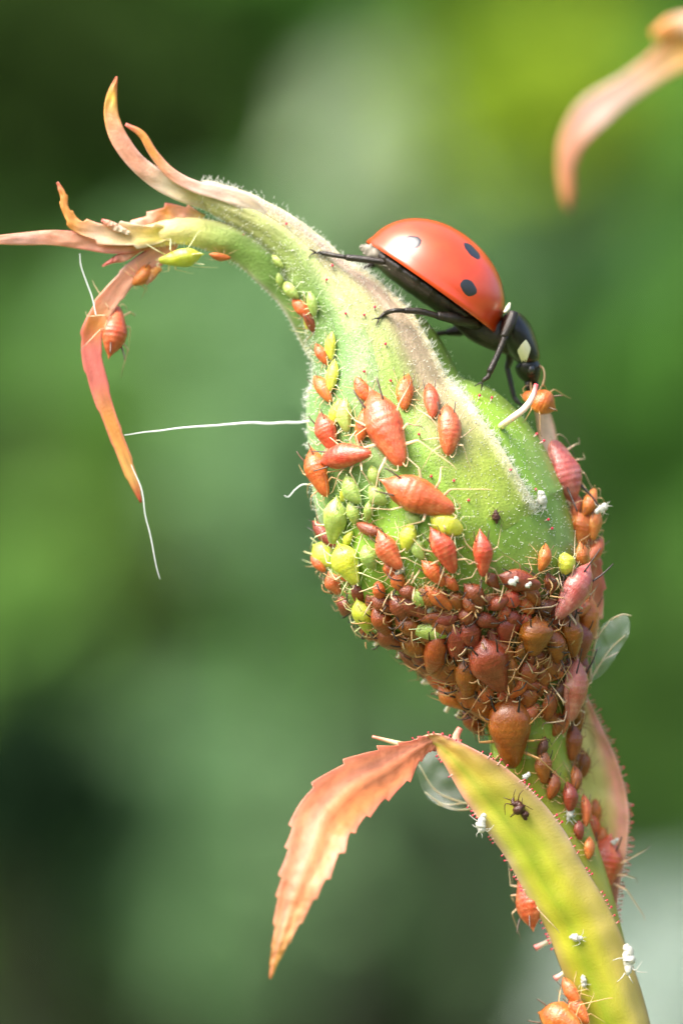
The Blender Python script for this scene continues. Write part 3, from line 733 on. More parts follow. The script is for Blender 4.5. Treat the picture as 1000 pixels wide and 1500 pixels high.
A = [
 # upper left face of the bud
 (570, 630, 124, 56, 68, 'C', 'pear', 'large coral aphid head down in the middle of the upper colony'),
 (612, 727, 118, 52, 23, 'C', 'pear', 'large coral aphid lying across the bud, above two yellow ones'),
 (514, 672, 78, 42, -10, 'C', 'pear', 'coral aphid lying sideways near the left edge of the bud'),
 (654, 633, 76, 37, 88, 'C', 'spindle', 'coral aphid rightmost of three in the upper row'),
 (627, 591, 52, 27, 95, 'C', 'spindle', 'small coral aphid in the middle of three in the upper row'),
 (596, 577, 54, 24, 90, 'O', 'spindle', 'slim orange aphid leftmost of three in the upper row'),
 (536, 622, 62, 25, 108, 'O', 'spindle', 'slim orange aphid left of the large head down coral one'),
 (533, 572, 46, 20, 72, 'O', 'spindle', 'small orange aphid beside the white shed skin'),
 (491, 552, 48, 21, 86, 'Y', 'spindle', 'bright yellow aphid high on the left edge of the bud'),
 (477, 519, 36, 19, 65, 'O', 'spindle', 'small brown orange aphid at the left edge above the yellow one'),
 (476, 571, 46, 24, 60, 'O', 'spindle', 'orange aphid at the left edge with its legs spread into the air'),
 (495, 606, 46, 20, 95, 'Y', 'spindle', 'narrow yellow aphid left of the paler yellow green one'),
 (511, 609, 50, 23, 95, 'G', 'spindle', 'pale yellow green aphid beside the narrow yellow one'),
 (486, 632, 62, 35, 70, 'C', 'pear', 'coral aphid behind the sideways one at the left edge'),
 (478, 690, 78, 42, 72, 'O', 'pear', 'dark orange aphid hanging at the left edge below the sideways one'),
 (497, 758, 72, 42, 95, 'G', 'plump', 'plump light green aphid with banded back'),
 (507, 720, 30, 17, 112, 'Y', 'spindle', 'tiny yellow aphid above the plump banded green one'),
 (523, 716, 46, 27, 60, 'G', 'spindle', 'dull green aphid under the sideways coral one'),
 (548, 697, 32, 19, 90, 'G', 'spindle', 'small green aphid right under the head of the sideways coral one'),
 (553, 725, 36, 23, 60, 'G', 'spindle', 'dull green aphid touching the tail of the large lying coral one'),
 (523, 750, 36, 23, 60, 'G', 'spindle', 'small green aphid touching the plump banded one'),
 (545, 747, 30, 17, 100, 'G', 'spindle', 'small green aphid above the maroon one'),
 (543, 774, 42, 21, 188, 'M', 'spindle', 'maroon aphid lying flat among small green ones'),
 (480, 780, 52, 23, 55, 'M', 'spindle', 'maroon aphid slanting at the left edge of the bud'),
 (478, 812, 50, 35, 50, 'Y', 'plump', 'yellow aphid at the left edge under the slanting maroon one'),
 (517, 822, 68, 46, 66, 'Y', 'plump', 'plump yellow aphid, largest of the yellow ones'),
 (515, 790, 27, 17, -60, 'Y', 'spindle', 'tiny yellow aphid between the two plump light ones'),
 (466, 826, 32, 19, 60, 'O', 'spindle', 'orange aphid peeping out below the yellow one at the left edge'),
 (547, 815, 38, 29, 80, 'G', 'ball', 'round green aphid right of the largest yellow one'),
 (575, 803, 66, 33, 60, 'C', 'pear', 'red aphid right of the round green one'),
 (600, 786, 42, 26, 110, 'Y', 'spindle', 'oval yellow green aphid between two red ones'),
 (613, 803, 36, 19, 80, 'G', 'spindle', 'slim green aphid between two red ones'),
 (648, 803, 76, 37, 62, 'C', 'pear', 'red aphid below the large lying coral one'),
 (702, 808, 70, 33, 86, 'C', 'pear', 'red aphid alone on the clear green of the bud'),
 (637, 837, 50, 27, 40, 'O', 'pear', 'orange red aphid at the upper rim of the dense cluster'),
 (650, 769, 52, 34, 18, 'Y', 'spindle', 'yellow aphid half hidden under the large lying coral one'),
 (605, 758, 28, 18, 20, 'G', 'spindle', 'tiny green aphid under the belly of the large lying coral one'),
 (497, 850, 38, 30, 70, 'C', 'pear', 'red aphid tucked under the largest yellow one'),
 (560, 862, 28, 22, 90, 'O', 'ball', 'small round bright orange aphid in the cluster'),
 (537, 896, 56, 35, 70, 'Y', 'plump', 'olive yellow aphid low on the left edge of the bud'),
 (519, 868, 24, 15, 70, 'G', 'spindle', 'tiny green aphid at the left edge below the red one'),
 (614, 870, 30, 25, 0, 'G', 'ball', 'small round green aphid inside the dense cluster'),
 (640, 871, 54, 25, 55, 'O', 'pear', 'orange red aphid beside the small round green one'),
 (585, 850, 30, 21, 90, 'O', 'ball', 'small amber aphid under the red one'),
 (690, 868, 44, 29, 45, 'M', 'pear', 'brown red aphid under the lone red one'),
 (727, 881, 38, 25, -30, 'M', 'pear', 'brown red aphid left of the white speckled one'),
 (681, 901, 28, 25, 60, 'M', 'ball', 'small round maroon aphid right of the green half moon one'),
 (650, 904, 42, 23, -20, 'M', 'spindle', 'dull brown aphid above the green half moon one'),
 (637, 917, 68, 28, -4, 'G', 'spindle', 'green aphid shaped like a half moon amid the brown cluster'),
 (755, 849, 66, 33, 14, 'M', 'pear', 'maroon aphid with white specks on its back'),
 (793, 817, 42, 24, 116, 'O', 'spindle', 'small orange aphid left of the bright yellow round one'),
 (821, 826, 34, 31, 90, 'Y', 'ball', 'bright yellow round aphid at the right of the bud'),
 (828, 862, 98, 47, 122, 'P', 'pear', 'pink ribbed aphid slanting at the right edge with black cornicles'),
 (772, 883, 32, 21, 60, 'O', 'spindle', 'small orange aphid under the white speckled one'),
 (777, 926, 62, 52, 95, 'B', 'plump', 'plump amber aphid at the right of the dark cluster'),
 (722, 965, 88, 56, 70, 'M', 'plump', 'large maroon aphid with ribbed back in the dark cluster'),
 (750, 1064, 116, 64, 87, 'B', 'plump', 'largest amber aphid head down at the neck of the bud'),
 (828, 1006, 98, 44, 96, 'P', 'pear', 'pink ribbed aphid on the right of the bud neck'),
 # right edge
 (822, 694, 102, 54, -108, 'P', 'pear', 'pale pink aphid with orange rear climbing the right edge'),
 (847, 772, 66, 40, 95, 'O', 'pear', 'orange red aphid at the right edge below the pale pink one'),
 (868, 768, 50, 24, 100, 'O', 'pear', 'orange aphid behind the red one at the far right edge'),
 (856, 905, 74, 34, 100, 'O', 'pear', 'orange aphid behind the pink slanting one'),
 (858, 738, 46, 26, -70, 'O', 'pear', 'orange aphid beside the rear of the pale pink climber'),
 (838, 742, 40, 24, 100, 'C', 'spindle', 'coral aphid under the rear of the pale pink climber'),
 (866, 806, 48, 24, 110, 'C', 'spindle', 'red aphid at the far right edge above the black cornicles'),
 (846, 815, 44, 26, 80, 'O', 'pear', 'orange aphid between the yellow round one and the right edge'),
 # stem
 (835, 1086, 58, 31, 92, 'B', 'pear', 'amber aphid under the pink one on the bud neck'),
 (797, 1122, 52, 25, 92, 'B', 'pear', 'slim brown aphid on the green neck right of the largest amber one'),
 (808, 1150, 44, 22, 92, 'B', 'spindle', 'small brown aphid partly behind the front bract'),
 (831, 1168, 46, 27, 80, 'M', 'spindle', 'maroon aphid above the white shed skin on the stem'),
 (852, 1188, 48, 20, 90, 'O', 'spindle', 'slim orange aphid against the back bract'),
 (864, 1212, 46, 24, 95, 'O', 'spindle', 'orange aphid above the large red one on the stem'),
 (889, 1266, 92, 56, 100, 'C', 'pear', 'large red aphid on the stem beside the back bract'),
 (878, 1228, 34, 20, 90, 'O', 'spindle', 'small pale orange aphid touching the large red one on the stem'),
 (792, 1094, 34, 18, 95, 'D', 'spindle', 'dark brown aphid right below the rear of the largest amber one'),
 (846, 1118, 44, 24, 95, 'B', 'pear', 'amber aphid at the foot of the back bract'),
 (836, 1142, 40, 22, 85, 'B', 'spindle', 'amber aphid between the neck and the back bract'),
 (872, 1188, 38, 18, 95, 'O', 'spindle', 'narrow orange aphid lying against the pale back bract'),
 (858, 1243, 34, 18, 80, 'O', 'spindle', 'small orange aphid left of the large red one on the stem'),
 (846, 1216, 30, 16, 90, 'M', 'spindle', 'small maroon aphid on the stem below the white shed skin'),
 # stalk of the sepals
 (413, 381, 26, 14, 60, 'G', 'spindle', 'tiny green aphid highest in the groove between the sepals'),
 (432, 424, 32, 22, 40, 'G', 'ball', 'round green aphid in the groove between the sepals'),
 (460, 445, 38, 18, 70, 'G', 'spindle', 'green aphid lowest in the groove between the sepals'),
 (412, 410, 24, 13, 70, 'G', 'spindle', 'tiny pale green aphid on the inner side of the lower sepal'),
 (489, 507, 42, 17, 90, 'Y', 'spindle', 'yellow aphid with dark back at the edge of the mint sepal'),
]
for e in A:
    e = list(e)
    if e[2] < 56: e[4] += random.uniform(-14, 14); e[0] += random.uniform(-3, 3)
    aphid(*e[:7], e[7], lift={'pear': 4}.get(e[6], 1))
B_ = [
 (442, 452, 40, 20, 45, 'O', 'spindle', 'small orange aphid on the underside of the lower sepal', None, -.35),
 (456, 478, 46, 22, 55, 'M', 'spindle', 'brown red aphid following the orange one under the lower sepal', None, -.35),
 (459, 490, 56, 24, 58, 'Y', 'spindle', 'yellow green aphid behind the brown red one under the lower sepal', None, -.15),
 (790, 590, 56, 46, 205, 'O', 'plump', 'orange aphid caught in the jaws of the ladybird', (.25, -.75, .6), -.25),
 (773, 1322, 86, 46, -100, 'C', 'pear', 'red aphid with pale legs hanging on the left of the stem', (-.8, -.6, 0), -.2),
 (836, 1452, 46, 22, 60, 'O', 'spindle', 'orange aphid low on the stem, upper of a pair', (-.6, -.8, 0), -.35),
 (848, 1478, 50, 26, 60, 'O', 'spindle', 'orange aphid low on the stem, lower of a pair', (-.6, -.8, 0), -.4),
 (818, 1496, 64, 50, 20, 'O', 'pear', 'orange aphid cut by the bottom edge with black cornicles', (-.5, -.8, .3), -.5),
 (165, 487, 80, 46, -82, 'C', 'pear', 'orange red aphid clinging inside the drooping sepal tip', (.75, -.65, .1), .0),
 (208, 402, 40, 26, 130, 'O', 'spindle', 'brown orange aphid in the fold of the drooping sepal', (.5, -.8, -.2), .0),
 (266, 377, 68, 30, 172, 'Y', 'plump', 'yellow green aphid under the lower sepal near its tips', (.0, -.8, -.6), -.15),
 (322, 375, 32, 13, 10, 'O', 'spindle', 'thin orange aphid under the lower sepal', (.0, -.7, -.7), -.1),
 (846, 940, 66, 44, 90, 'M', 'plump', 'maroon aphid at the root of the clear wing', (.5, -.85, 0), -.25),
]
for x, y, L, Wd, an, key, sh, lb, nr, dp in B_: aphid(x, y, L, Wd, an, key, sh, lb, nrm=nr, depth=dp)
# the dense brown crowd under the bud: alike and half buried in one another
crowd = [(560, 905, 46, 30, 60, 'B'), (585, 890, 44, 30, 75, 'M'), (600, 915, 46, 30, 50, 'B'), (575, 928, 46, 28, 40, 'M'), (610, 940, 56, 34, 55, 'B'), (640, 945, 60, 36, 80, 'B'), (665, 935, 50, 30, 60, 'M'),
         (690, 925, 46, 28, 100, 'M'), (652, 975, 70, 38, 55, 'B'), (682, 985, 66, 40, 60, 'B'), (690, 1020, 66, 40, 65, 'B'), (668, 1012, 50, 30, 50, 'O'), (712, 1030, 60, 34, 75, 'B'), (745, 920, 46, 30, 95, 'M'),
         (710, 905, 40, 26, 20, 'M'), (742, 990, 40, 26, 85, 'B'), (772, 985, 44, 28, 85, 'B'), (796, 990, 56, 28, 92, 'B'), (800, 945, 50, 34, 75, 'B'), (820, 930, 60, 36, 85, 'B'), (775, 1020, 42, 26, 88, 'B'),
         (800, 1030, 44, 24, 90, 'B'), (748, 905, 36, 24, 60, 'M'), (808, 900, 46, 30, 70, 'M'), (560, 882, 34, 22, 40, 'M'), (620, 895, 40, 24, 60, 'M'), (600, 865, 34, 22, 30, 'M'), (665, 880, 30, 20, 70, 'B'),
         (540, 925, 44, 26, 50, 'B'), (625, 965, 50, 28, 40, 'M'), (700, 950, 44, 26, 60, 'M'), (720, 850, 26, 16, 80, 'M'), (800, 855, 30, 22, 80, 'M'), (660, 850, 30, 18, 60, 'O'), (570, 835, 26, 18, 60, 'O'),
         (525, 870, 34, 22, 60, 'M'), (785, 960, 36, 24, 80, 'M'), (848, 985, 46, 24, 95, 'B'), (845, 1050, 44, 22, 95, 'B'), (508, 845, 30, 20, 60, 'O'), (700, 1050, 46, 30, 80, 'B'), (815, 1060, 34, 20, 90, 'B')]
rc = random.Random(12)
for _ in range(900):
    x, y = rc.uniform(505, 850), rc.uniform(868, 1050)
    if y > 935 + (x - 560) * .82 or y > 1055: continue          # outside the left flank
    if len(crowd) >= 120: break
    if any((x - c[0]) ** 2 + (y - c[1]) ** 2 < 17 ** 2 for c in crowd): continue
    crowd.append((x, y, rc.uniform(26, 58), rc.uniform(16, 27), rc.uniform(0, 360), rc.choice('BOMCBD')))
MARK = [(637, 917, 'the green half moon aphid'), (722, 965, 'the large ribbed maroon aphid'), (750, 1064, 'the largest amber aphid'), (777, 926, 'the plump amber aphid'), (755, 849, 'the white speckled aphid'),
        (537, 896, 'the olive yellow aphid'), (828, 1006, 'the pink aphid on the neck'), (614, 870, 'the small round green aphid'), (828, 862, 'the slanting pink aphid'), (560, 862, 'the small bright orange ball aphid')]
TINT = {'C': 'reddish', 'B': 'amber brown', 'D': 'dark brown', 'M': 'maroon', 'O': 'orange brown'}
todo = {}
for c in crowd:
    mk = min(MARK, key=lambda m_: (m_[0] - c[0]) ** 2 + (m_[1] - c[1]) ** 2)
    dx, dy = c[0] - mk[0], c[1] - mk[1]
    w1 = 'above' if dy < -12 else 'below' if dy > 12 else ''
    w2 = 'left of' if dx < -12 else 'right of' if dx > 12 else ''
    rel = (w1 + ' and ' + w2) if w1 and w2 else (w1 or w2 or 'touching')
    todo.setdefault((TINT[c[5]], rel, mk[2]), []).append((math.hypot(dx, dy), c))
for (tn, rel, mk), cs in todo.items():
    cs.sort()
    for k, (_, c) in enumerate(cs):
        if len(cs) == 1: lb = f'{tn} crowded aphid {rel} {mk}'
        elif k == 0: lb = f'{tn} crowded aphid {rel} {mk}, nearest'
        elif k == len(cs) - 1: lb = f'{tn} crowded aphid {rel} {mk}, farthest'
        else: lb = f'{tn} crowded aphid {rel} {mk}, midway'
        x, y, L, Wd, an, key = c
        aphid(x, y, L * 1.15, Wd * 1.15, an + random.uniform(-25, 25), key, random.choice(('pear', 'plump', 'spindle')), lb, group='brown aphids packed under the bud', lift=random.uniform(-8, 2), roll=random.uniform(-25, 25))

# a tangle of cast legs and fine threads over the cluster
ll = []
for _ in range(260):
    x, y = random.uniform(500, 850), random.uniform(840, 1060)
    p, n_ = hit(x, y)
    if p is None: continue
    d = Vector((random.gauss(0, 1), random.gauss(0, .3), random.gauss(0, 1))).normalized(); L = random.uniform(.10, .30)
    p = p + n_ * random.uniform(.10, .26)
    k = random.choice(((.40, .25, .10), (.34, .20, .08), (.5, .38, .22), (.06, .04, .03), (.03, .02, .02)))
    ll.append(tube([p, p + d * L * .5 + n_ * random.uniform(0, .08), p + d * L + n_ * random.uniform(-.12, .02)], [.012, .011, .006], 4, [k, k, k], n=6))
tag(obj('leg_litter', join(ll), M['limb']), 'tangle of cast tan legs and threads over the dark cluster', 'litter', kind='stuff')
# wings of the two winged aphids
def wing(name, pts, dep, label, cat, axis):
    root = thing(name, label, cat, P(*pts[0], dep))
    c = [P(x, y, dep + dz) for (x, y), dz in zip(pts, [0, -.05, .05, .12, .1, .05, 0, 0, 0])]
    c = [Vector(q) for q in catmull([tuple(q) for q in c + [c[0]]], 49)[:-1]]
    n = len(c); mid = sum(c, Vector()) / n
    V, F = [], []
    for k in range(1, 7):
        for q in c:
            p = mid.lerp(q, k / 6); V.append(p + Vector((0, .2 * noise.noise(p * 4.5), 0)))
    V.append(mid + Vector((0, .12 * noise.noise(mid * 4.5), 0)))
    for k in range(5):
        for s_ in range(n): F.append((k * n + s_, (k + 1) * n + s_, (k + 1) * n + (s_ + 1) % n, k * n + (s_ + 1) % n))
    for s_ in range(n): F.append((6 * n, s_, (s_ + 1) % n))
    obj('membrane', (V, F, None), M['wing'], root)
    for q in axis:
        obj('vein', tube([P(a, b, dep - .03) for a, b in q], [.014, .011, .007][:len(q)], 5, [(.5, .42, .26)] * len(q)), M['spine'], root)
    return root
wing('insect_wing', [(862, 1000), (868, 965), (876, 925), (892, 908), (918, 902), (920, 930), (905, 955), (885, 985)], -.1, 'clear crumpled wing sticking out to the right of the bud neck', 'insect wing',
     [[(862, 1000), (872, 940), (893, 908)], [(862, 1000), (890, 955), (915, 930)], [(862, 1000), (880, 970), (905, 955)], [(893, 908), (910, 900), (924, 902)]])
wing('insect_wing', [(690, 1175), (668, 1187), (640, 1178), (620, 1160), (610, 1130), (612, 1105), (640, 1095), (675, 1110)], .2, 'clear rounded wing half hidden behind the front bract', 'insect wing',
     [[(690, 1180), (640, 1160), (613, 1120)], [(690, 1175), (650, 1178), (622, 1160)], [(690, 1185), (668, 1186), (640, 1178)]])

# ------------------------------------------------------------------ shed skins, mummies, threads
def husk(name, x, y, L, ang, label, cat, m, dep=None, fat=.3, seed=0):
    rg = random.Random(seed + int(x))
    loc, n_ = hit(x, y) if dep is None else (None, None)
    if loc is None: loc, n_ = P(x, y, dep or 0), Vector((0, -1, 0))
    n_ = (n_ + Vector((0, -.8, 0))).normalized()
    f = Vector((math.cos(R(ang)), 0, -math.sin(R(ang)))); f = (f - n_ * f.dot(n_)).normalized(); s = n_.cross(f)
    t = thing(name, label, cat, loc)
    q = L / 100 * .72
    W = lambda a, b, c: loc + f * (a * q) + s * (b * q) + n_ * (c * q + .03)
    ks = [-.5 + .1 * k for k in range(11)]
    sec = [q * fat * (.15 if k in (0, 10) else rg.uniform(.45, 1.0) * (1.15 - abs(a) * 1.3)) for k, a in enumerate(ks)]
    obj('body', tube([W(a, rg.uniform(-.06, .06), .1 + rg.uniform(-.03, .05)) for a in ks], sec, 10, n=40), m, t)
    for sx in (-1, 1):
        for x0 in (.25, .12, .0):
            if rg.random() < (.1 if m is M['mummy'] else .45): continue
            kx, fx = x0 * 1.6 + rg.uniform(-.2, .2), x0 * 2.4 - .2 + rg.uniform(-.3, .3); rr = rg.uniform(.6, 1.15)
            obj('leg', tube([W(x0, .1 * sx, .08), W(kx, .34 * sx * rr, .2), W(fx, .6 * sx * rr, rg.uniform(0, .2))], [q * .026, q * .020, q * .010], 5, n=9), m, t)
    if L > 22:
        for sx in (-1, 1): obj('antenna', tube([W(.45, .05 * sx, .12), W(.6, .14 * sx, .2), W(.75, rg.uniform(.1, .35) * sx, .15)], [q * .024, q * .018, q * .010], 5, n=8), m, t)
    return t
hg = 'white shed aphid skins'
for a_ in [(548, 590, 34, -70, 'white shed skin beside a small orange aphid on the mint sepal'), (790, 733, 40, 75, 'white shed skin at the foot of the hairy ridge'), (832, 1190, 34, 95, 'white shed skin on the green stem below the maroon aphid'),
           (843, 1373, 28, 10, 'white shed skin in the middle of the lower stem'), (855, 1436, 26, 80, 'small greyish shed skin lowest on the stem'), (630, 893, 26, 95, 'white shed skin just above the green half moon aphid'),
           (584, 838, 34, -45, 'crumpled white shed skin right of the round green aphid'), (664, 880, 26, 40, 'greyish shed skin in the top of the brown cluster'), (705, 1205, 40, 100, 'cream shed skin hanging at the left margin of the front bract')]:
    husk('shed_skin', *a_, 'shed skin', M['shed'])
husk('shed_skin', 918, 1405, 62, 95, 'largest white shed skin clinging to the right side of the stem', 'shed skin', M['shed'], dep=-.45, fat=.24)
husk('shed_skin', 474, 745, 40, 80, 'torn white shed skin at the left edge beside the plump green aphid', 'shed skin', M['shed'], dep=-.3)
husk('shed_skin', 880, 745, 30, -30, 'curled white shed skin at the far right edge of the bud', 'shed skin', M['shed'], dep=-.2)
husk('dark_insect', 761, 1184, 52, -125, 'small dark brown insect walking on the front bract', 'insect', M['mummy'], fat=.26)
husk('dark_insect', 725, 757, 28, -90, 'tiny dark red bug alone on the green bud', 'insect', M['mummy'], fat=.34)
# wax flakes
for x, y, r, lb in ((750, 853, 6, 'white wax flake on the back of the maroon aphid'), (772, 858, 4, 'smaller white wax flake behind the first on the maroon aphid'), (898, 1234, 5, 'white droplet on top of the large red aphid'), (769, 1138, 5, 'white fleck on the pink margin of the front bract')):
    p, n_ = hit(x, y)
    p = P(x, y, (p.y if p else 0) - .32)
    tag(obj('wax_flake', join([ball(p, (r / 100, .03, r / 130), 9, 6, rough=.6), ball(p + Vector((r / 110, 0, r / 140)), (r / 150, .03, r / 150), 8, 5, rough=.6)]), M['shed']), lb, 'wax flake')

def thread(pts, rad, label):
    pp = catmull([tuple(P(*q)) for q in pts], 26); pp = [Vector(q) + .018 * Vector((noise.noise(Vector(q) * 3), noise.noise(Vector(q) * 3 + Vector((9, 0, 0))), noise.noise(Vector(q) * 3 + Vector((0, 9, 0))))) for q in pp]
    return tag(obj('thread', tube(pp, [r_ * .52 for r_ in lin([(q,) for q in rad], 26)[:, 0]], 6, n=70), M['thread']), label, 'thread')
thread([(462, 616, -.3), (420, 620, -.35), (360, 620, -.4), (300, 624, -.4), (240, 630, -.4), (183, 638, -.4)], [.035, .04, .036, .028, .02, .008], 'white thread standing out level from the left of the bud')
thread([(117, 370, -.2), (120, 390, -.2), (132, 425, -.2), (142, 462, -.25)], [.010, .014, .016, .014], 'white thread between the level sepal tip and the drooping one')
thread([(193, 680, -.2), (205, 710, -.25), (214, 755, -.25), (224, 805, -.25), (235, 848, -.25)], [.008, .016, .016, .014, .008], 'white thread hanging from the drooping sepal tip')
thread([(462, 712, -.2), (445, 710, -.25), (433, 718, -.25), (424, 728, -.25), (417, 726, -.25)], [.022, .02, .016, .014, .008], 'short curled cream thread at the left edge of the bud')

# ------------------------------------------------------------------ ladybird
LO = Vector(P(629, 417, 0))
lady = thing('ladybird', 'glossy red ladybird with black spots walking down the bud', 'ladybird', P(640, 480, 0))
FX = Vector((.814, 0, -.581)); FZ = Vector((.581, 0, .814)); FY = Vector((0, 1, 0))
def LW(x, y, z): return LO + FX * (x / 100) + FY * (y / 100) + FZ * (z / 100)
def dome(x, y, z, k=1.0):
    """unit direction to a point on the wing-case surface"""
    d = Vector((x, y, z)).normalized()
    a = 118 if d.x > 0 else 109
    q = 2.04
    m_ = (abs(d.x) ** q + abs(d.y) ** q + abs(d.z) ** q) ** (1 / q)
    d = d / m_
    return LW(d.x * a * k, d.y * 94 * k, d.z * 89 * k)
def elytron(sg):
    V, F = [], []
    na, nb = 60, 30
    for j in range(nb + 1):
        be = math.pi / 2 * j / nb
        for i in range(na + 1):
            al = math.pi * i / na
            d = (math.cos(be) * math.cos(al), math.cos(be) * math.sin(al) * sg, math.sin(be))
            p = dome(*d)
            if i in (0, na) or j == nb: p = p + FY * (.006 * sg)
            if j == 0: p = p + (p - LO).normalized() * .035 - FZ * .035
            if j == 1: p = p + (p - LO).normalized() * .02 - FZ * .01
            V.append(p)
    # thickness at the rim
    k0 = len(V)
    for i in range(na + 1):
        al = math.pi * i / na
        V.append(dome(math.cos(al), math.sin(al) * sg, 0, .95) - FZ * .03)
    for j in range(nb):
        for i in range(na):
            o = j * (na + 1) + i; F.append((o, o + 1, o + na + 2, o + na + 1) if sg < 0 else (o, o + na + 1, o + na + 2, o + 1))
    for i in range(na): F.append((i, k0 + i, k0 + i + 1, i + 1))
    return V, F, None
def spotpatch(x, z, r, sg, y=None):
    a = 119 if x > 0 else 111
    u = Vector((x / a, 0, z / 94)); yy = math.sqrt(max(0, 1 - u.x ** 2 - u.z ** 2))
    c = Vector((u.x, sg * yy if y is None else y, u.z)).normalized()
    t1 = c.orthogonal().normalized(); t2 = c.cross(t1)
    V, F = [dome(*c, 1.003)], []
    rings, seg = 5, 26
    for j in range(1, rings + 1):
        for s in range(seg):
            th = 2 * math.pi * s / seg
            rr = r / 100 * j / rings * (1 + .22 * noise.noise(Vector((math.cos(th) * 1.3, math.sin(th) * 1.3, x))))
            V.append(dome(*(c + (t1 * math.cos(th) + t2 * math.sin(th)) * rr), 1.003 if j < rings else .9992))
    for s in range(seg): F.append((0, 1 + s, 1 + (s + 1) % seg))
    for j in range(rings - 1):
        for s in range(seg):
            o = 1 + j * seg; F.append((o + s, o + seg + s, o + seg + (s + 1) % seg, o + (s + 1) % seg))
    return V, F, None
for sg in (-1, 1):
    el = obj('wing_case', elytron(sg), M['elytron'], lady)
    for x, z, r in ((50, 27, 12.5), (22, 78, 14), (-56, 36, 12.5)): obj('spot', spotpatch(x, z, r, sg), M['spot'], el)
    obj('spot', spotpatch(98, 60, 13, sg, y=.06 * sg), M['spot'], el)
# belly: segmented
def belly():
    V, F = [], []
    n, s_ = 60, 24
    for i in range(n):
        t = i / (n - 1); x = -104 + 205 * t
        hw = 78 * math.sqrt(max(.0, 1 - (2 * t - 1) ** 2)) ** .8 + .5
        hh = 19 * math.sqrt(max(.0, 1 - (2 * t - 1) ** 4)) + .5
        seg = 1 + .05 * ((t * 7) % 1)
        for s in range(s_):
            a = 2 * math.pi * s / s_
            V.append(LW(x, hw * seg * math.cos(a), -7 + hh * seg * math.sin(a) * (1 if math.sin(a) < 0 else .6)))
    for i in range(n - 1):
        for s in range(s_): F.append((i * s_ + s, i * s_ + (s + 1) % s_, (i + 1) * s_ + (s + 1) % s_, (i + 1) * s_ + s))
    return V, F, None
obj('abdomen', belly(), M['belly'], lady)
obj('thorax', tube([P(668, 452, 0), P(700, 476, 0), P(728, 490, 0), P(752, 502, 0)], [.20, .25, .25, .2], 18, n=20), M['belly'], lady)
# folded hind wings peeping out behind
obj('hind_wing', blade([(606, 404, -.62, 6, 10), (580, 388, -.6, 9, 10), (556, 375, -.5, 11, 10), (538, 366, -.42, 9, 10), (527, 361, -.38, 3, 10)], [(.5, .46, .38)] * 5, [(.7, .68, .6)] * 5, thick=.012, n=60, wob=.035, teeth=8, tooth=.5), M['membrane'], lady)
def ellip_sweep(pts, n=40, s_=28):
    """pts: px, py, half width in picture px, half depth px"""
    a = catmull(pts, n); V, F = [], []
    c = [P(q[0], q[1], 0) for q in a]
    for i in range(n):
        t = (c[min(i + 1, n - 1)] - c[max(0, i - 1)]).normalized(); e2 = Vector((0, 1, 0)).cross(t).normalized()
        for s in range(s_):
            th = 2 * math.pi * s / s_
            V.append(c[i] + e2 * (math.cos(th) * max(a[i][2], .3) / 100) + Vector((0, 1, 0)) * (math.sin(th) * max(a[i][3], .3) / 100))
    for i in range(n - 1):
        for s in range(s_): F.append((i * s_ + s, i * s_ + (s + 1) % s_, (i + 1) * s_ + (s + 1) % s_, (i + 1) * s_ + s))
    F.append(tuple(range(s_))); F.append(tuple((n - 1) * s_ + s for s in range(s_)))
    return V, F, None
pg = ellip_sweep([(738, 462, 6, 36), (745, 470, 20, 52), (753, 484, 25, 56), (762, 502, 24, 52), (771, 518, 20, 42), (778, 530, 14, 30), (781, 536, 3, 8)])
pron = obj('pronotum', pg, M['black'], lady)
pt = BVHTree.FromPolygons([tuple(v) for v in pg[0]], pg[1])
for sg in (-1, 1):
    V, F = [], []
    dia = [(768, 500), (771, 504), (774.5, 511), (773, 518), (770, 527), (766, 535), (763, 530), (760, 523), (757, 515.5), (759, 511), (763, 505)]
    poly = [tuple(q) for q in catmull(dia + [dia[0]], 34)[:-1]]; cen = (766, 516)
    grid = [cen] + [(cen[0] + (x - cen[0]) * k, cen[1] + (y - cen[1]) * k) for k in (.35, .7, 1.08) for x, y in poly]
    for x, y in grid:
        o = P(x, y, 0); o.y = 3 * sg
        h, n_, _, _ = pt.ray_cast(o, Vector((0, -sg, 0)))
        V.append((h or P(x, y, .2 * sg)) + Vector((0, sg * .008, 0)))
    m_ = len(poly)
    for s in range(m_): F.append((0, 1 + s, 1 + (s + 1) % m_))
    for j in range(2):
        for s in range(m_): o = 1 + j * m_; F.append((o + s, o + m_ + s, o + m_ + (s + 1) % m_, o + (s + 1) % m_))
    obj('white_mark', (V, F, None), M['cream'], pron)
obj('shoulder_mark', tube([P(738, 458, -.40), P(743, 452, -.36), P(746, 444, -.30)], [.02, .04, .015], 8), M['cream'], pron)
hg_ = ellip_sweep([(766, 524, 4, 10), (769, 530, 17, 26), (774, 541, 19, 28), (778, 552, 15, 22), (781, 561, 8, 12), (783, 566, 2, 3)])
head = obj('head', hg_, M['black'], lady)
for sg in (-1, 1): obj('eye', ball(P(777, 541, .24 * sg), (.06, .05, .07), 10, 8), M['spot'], head)
for sg in (-1, 1):
    obj('antenna', tube([P(788, 535, .12 * sg), P(795, 540, .22 * sg), P(797, 552, .26 * sg), P(794, 566, .26 * sg)], [.014, .014, .014, .022], 6, [(.3, .2, .1)] * 4), M['limb'], head)
    obj('mouthpart', tube([P(776, 556, .10 * sg), P(772, 566, .12 * sg), P(779, 572, .08 * sg)], [.03, .025, .015], 6), M['leg'], head)
for x, y in ((772, 560), (783, 560)):
    obj('mouthpart', tube([P(x, y, -.05), P(x + 2, y + 10, -.08), P(780, y + 16, -.1)], [.05, .04, .02], 7), M['black'], head)

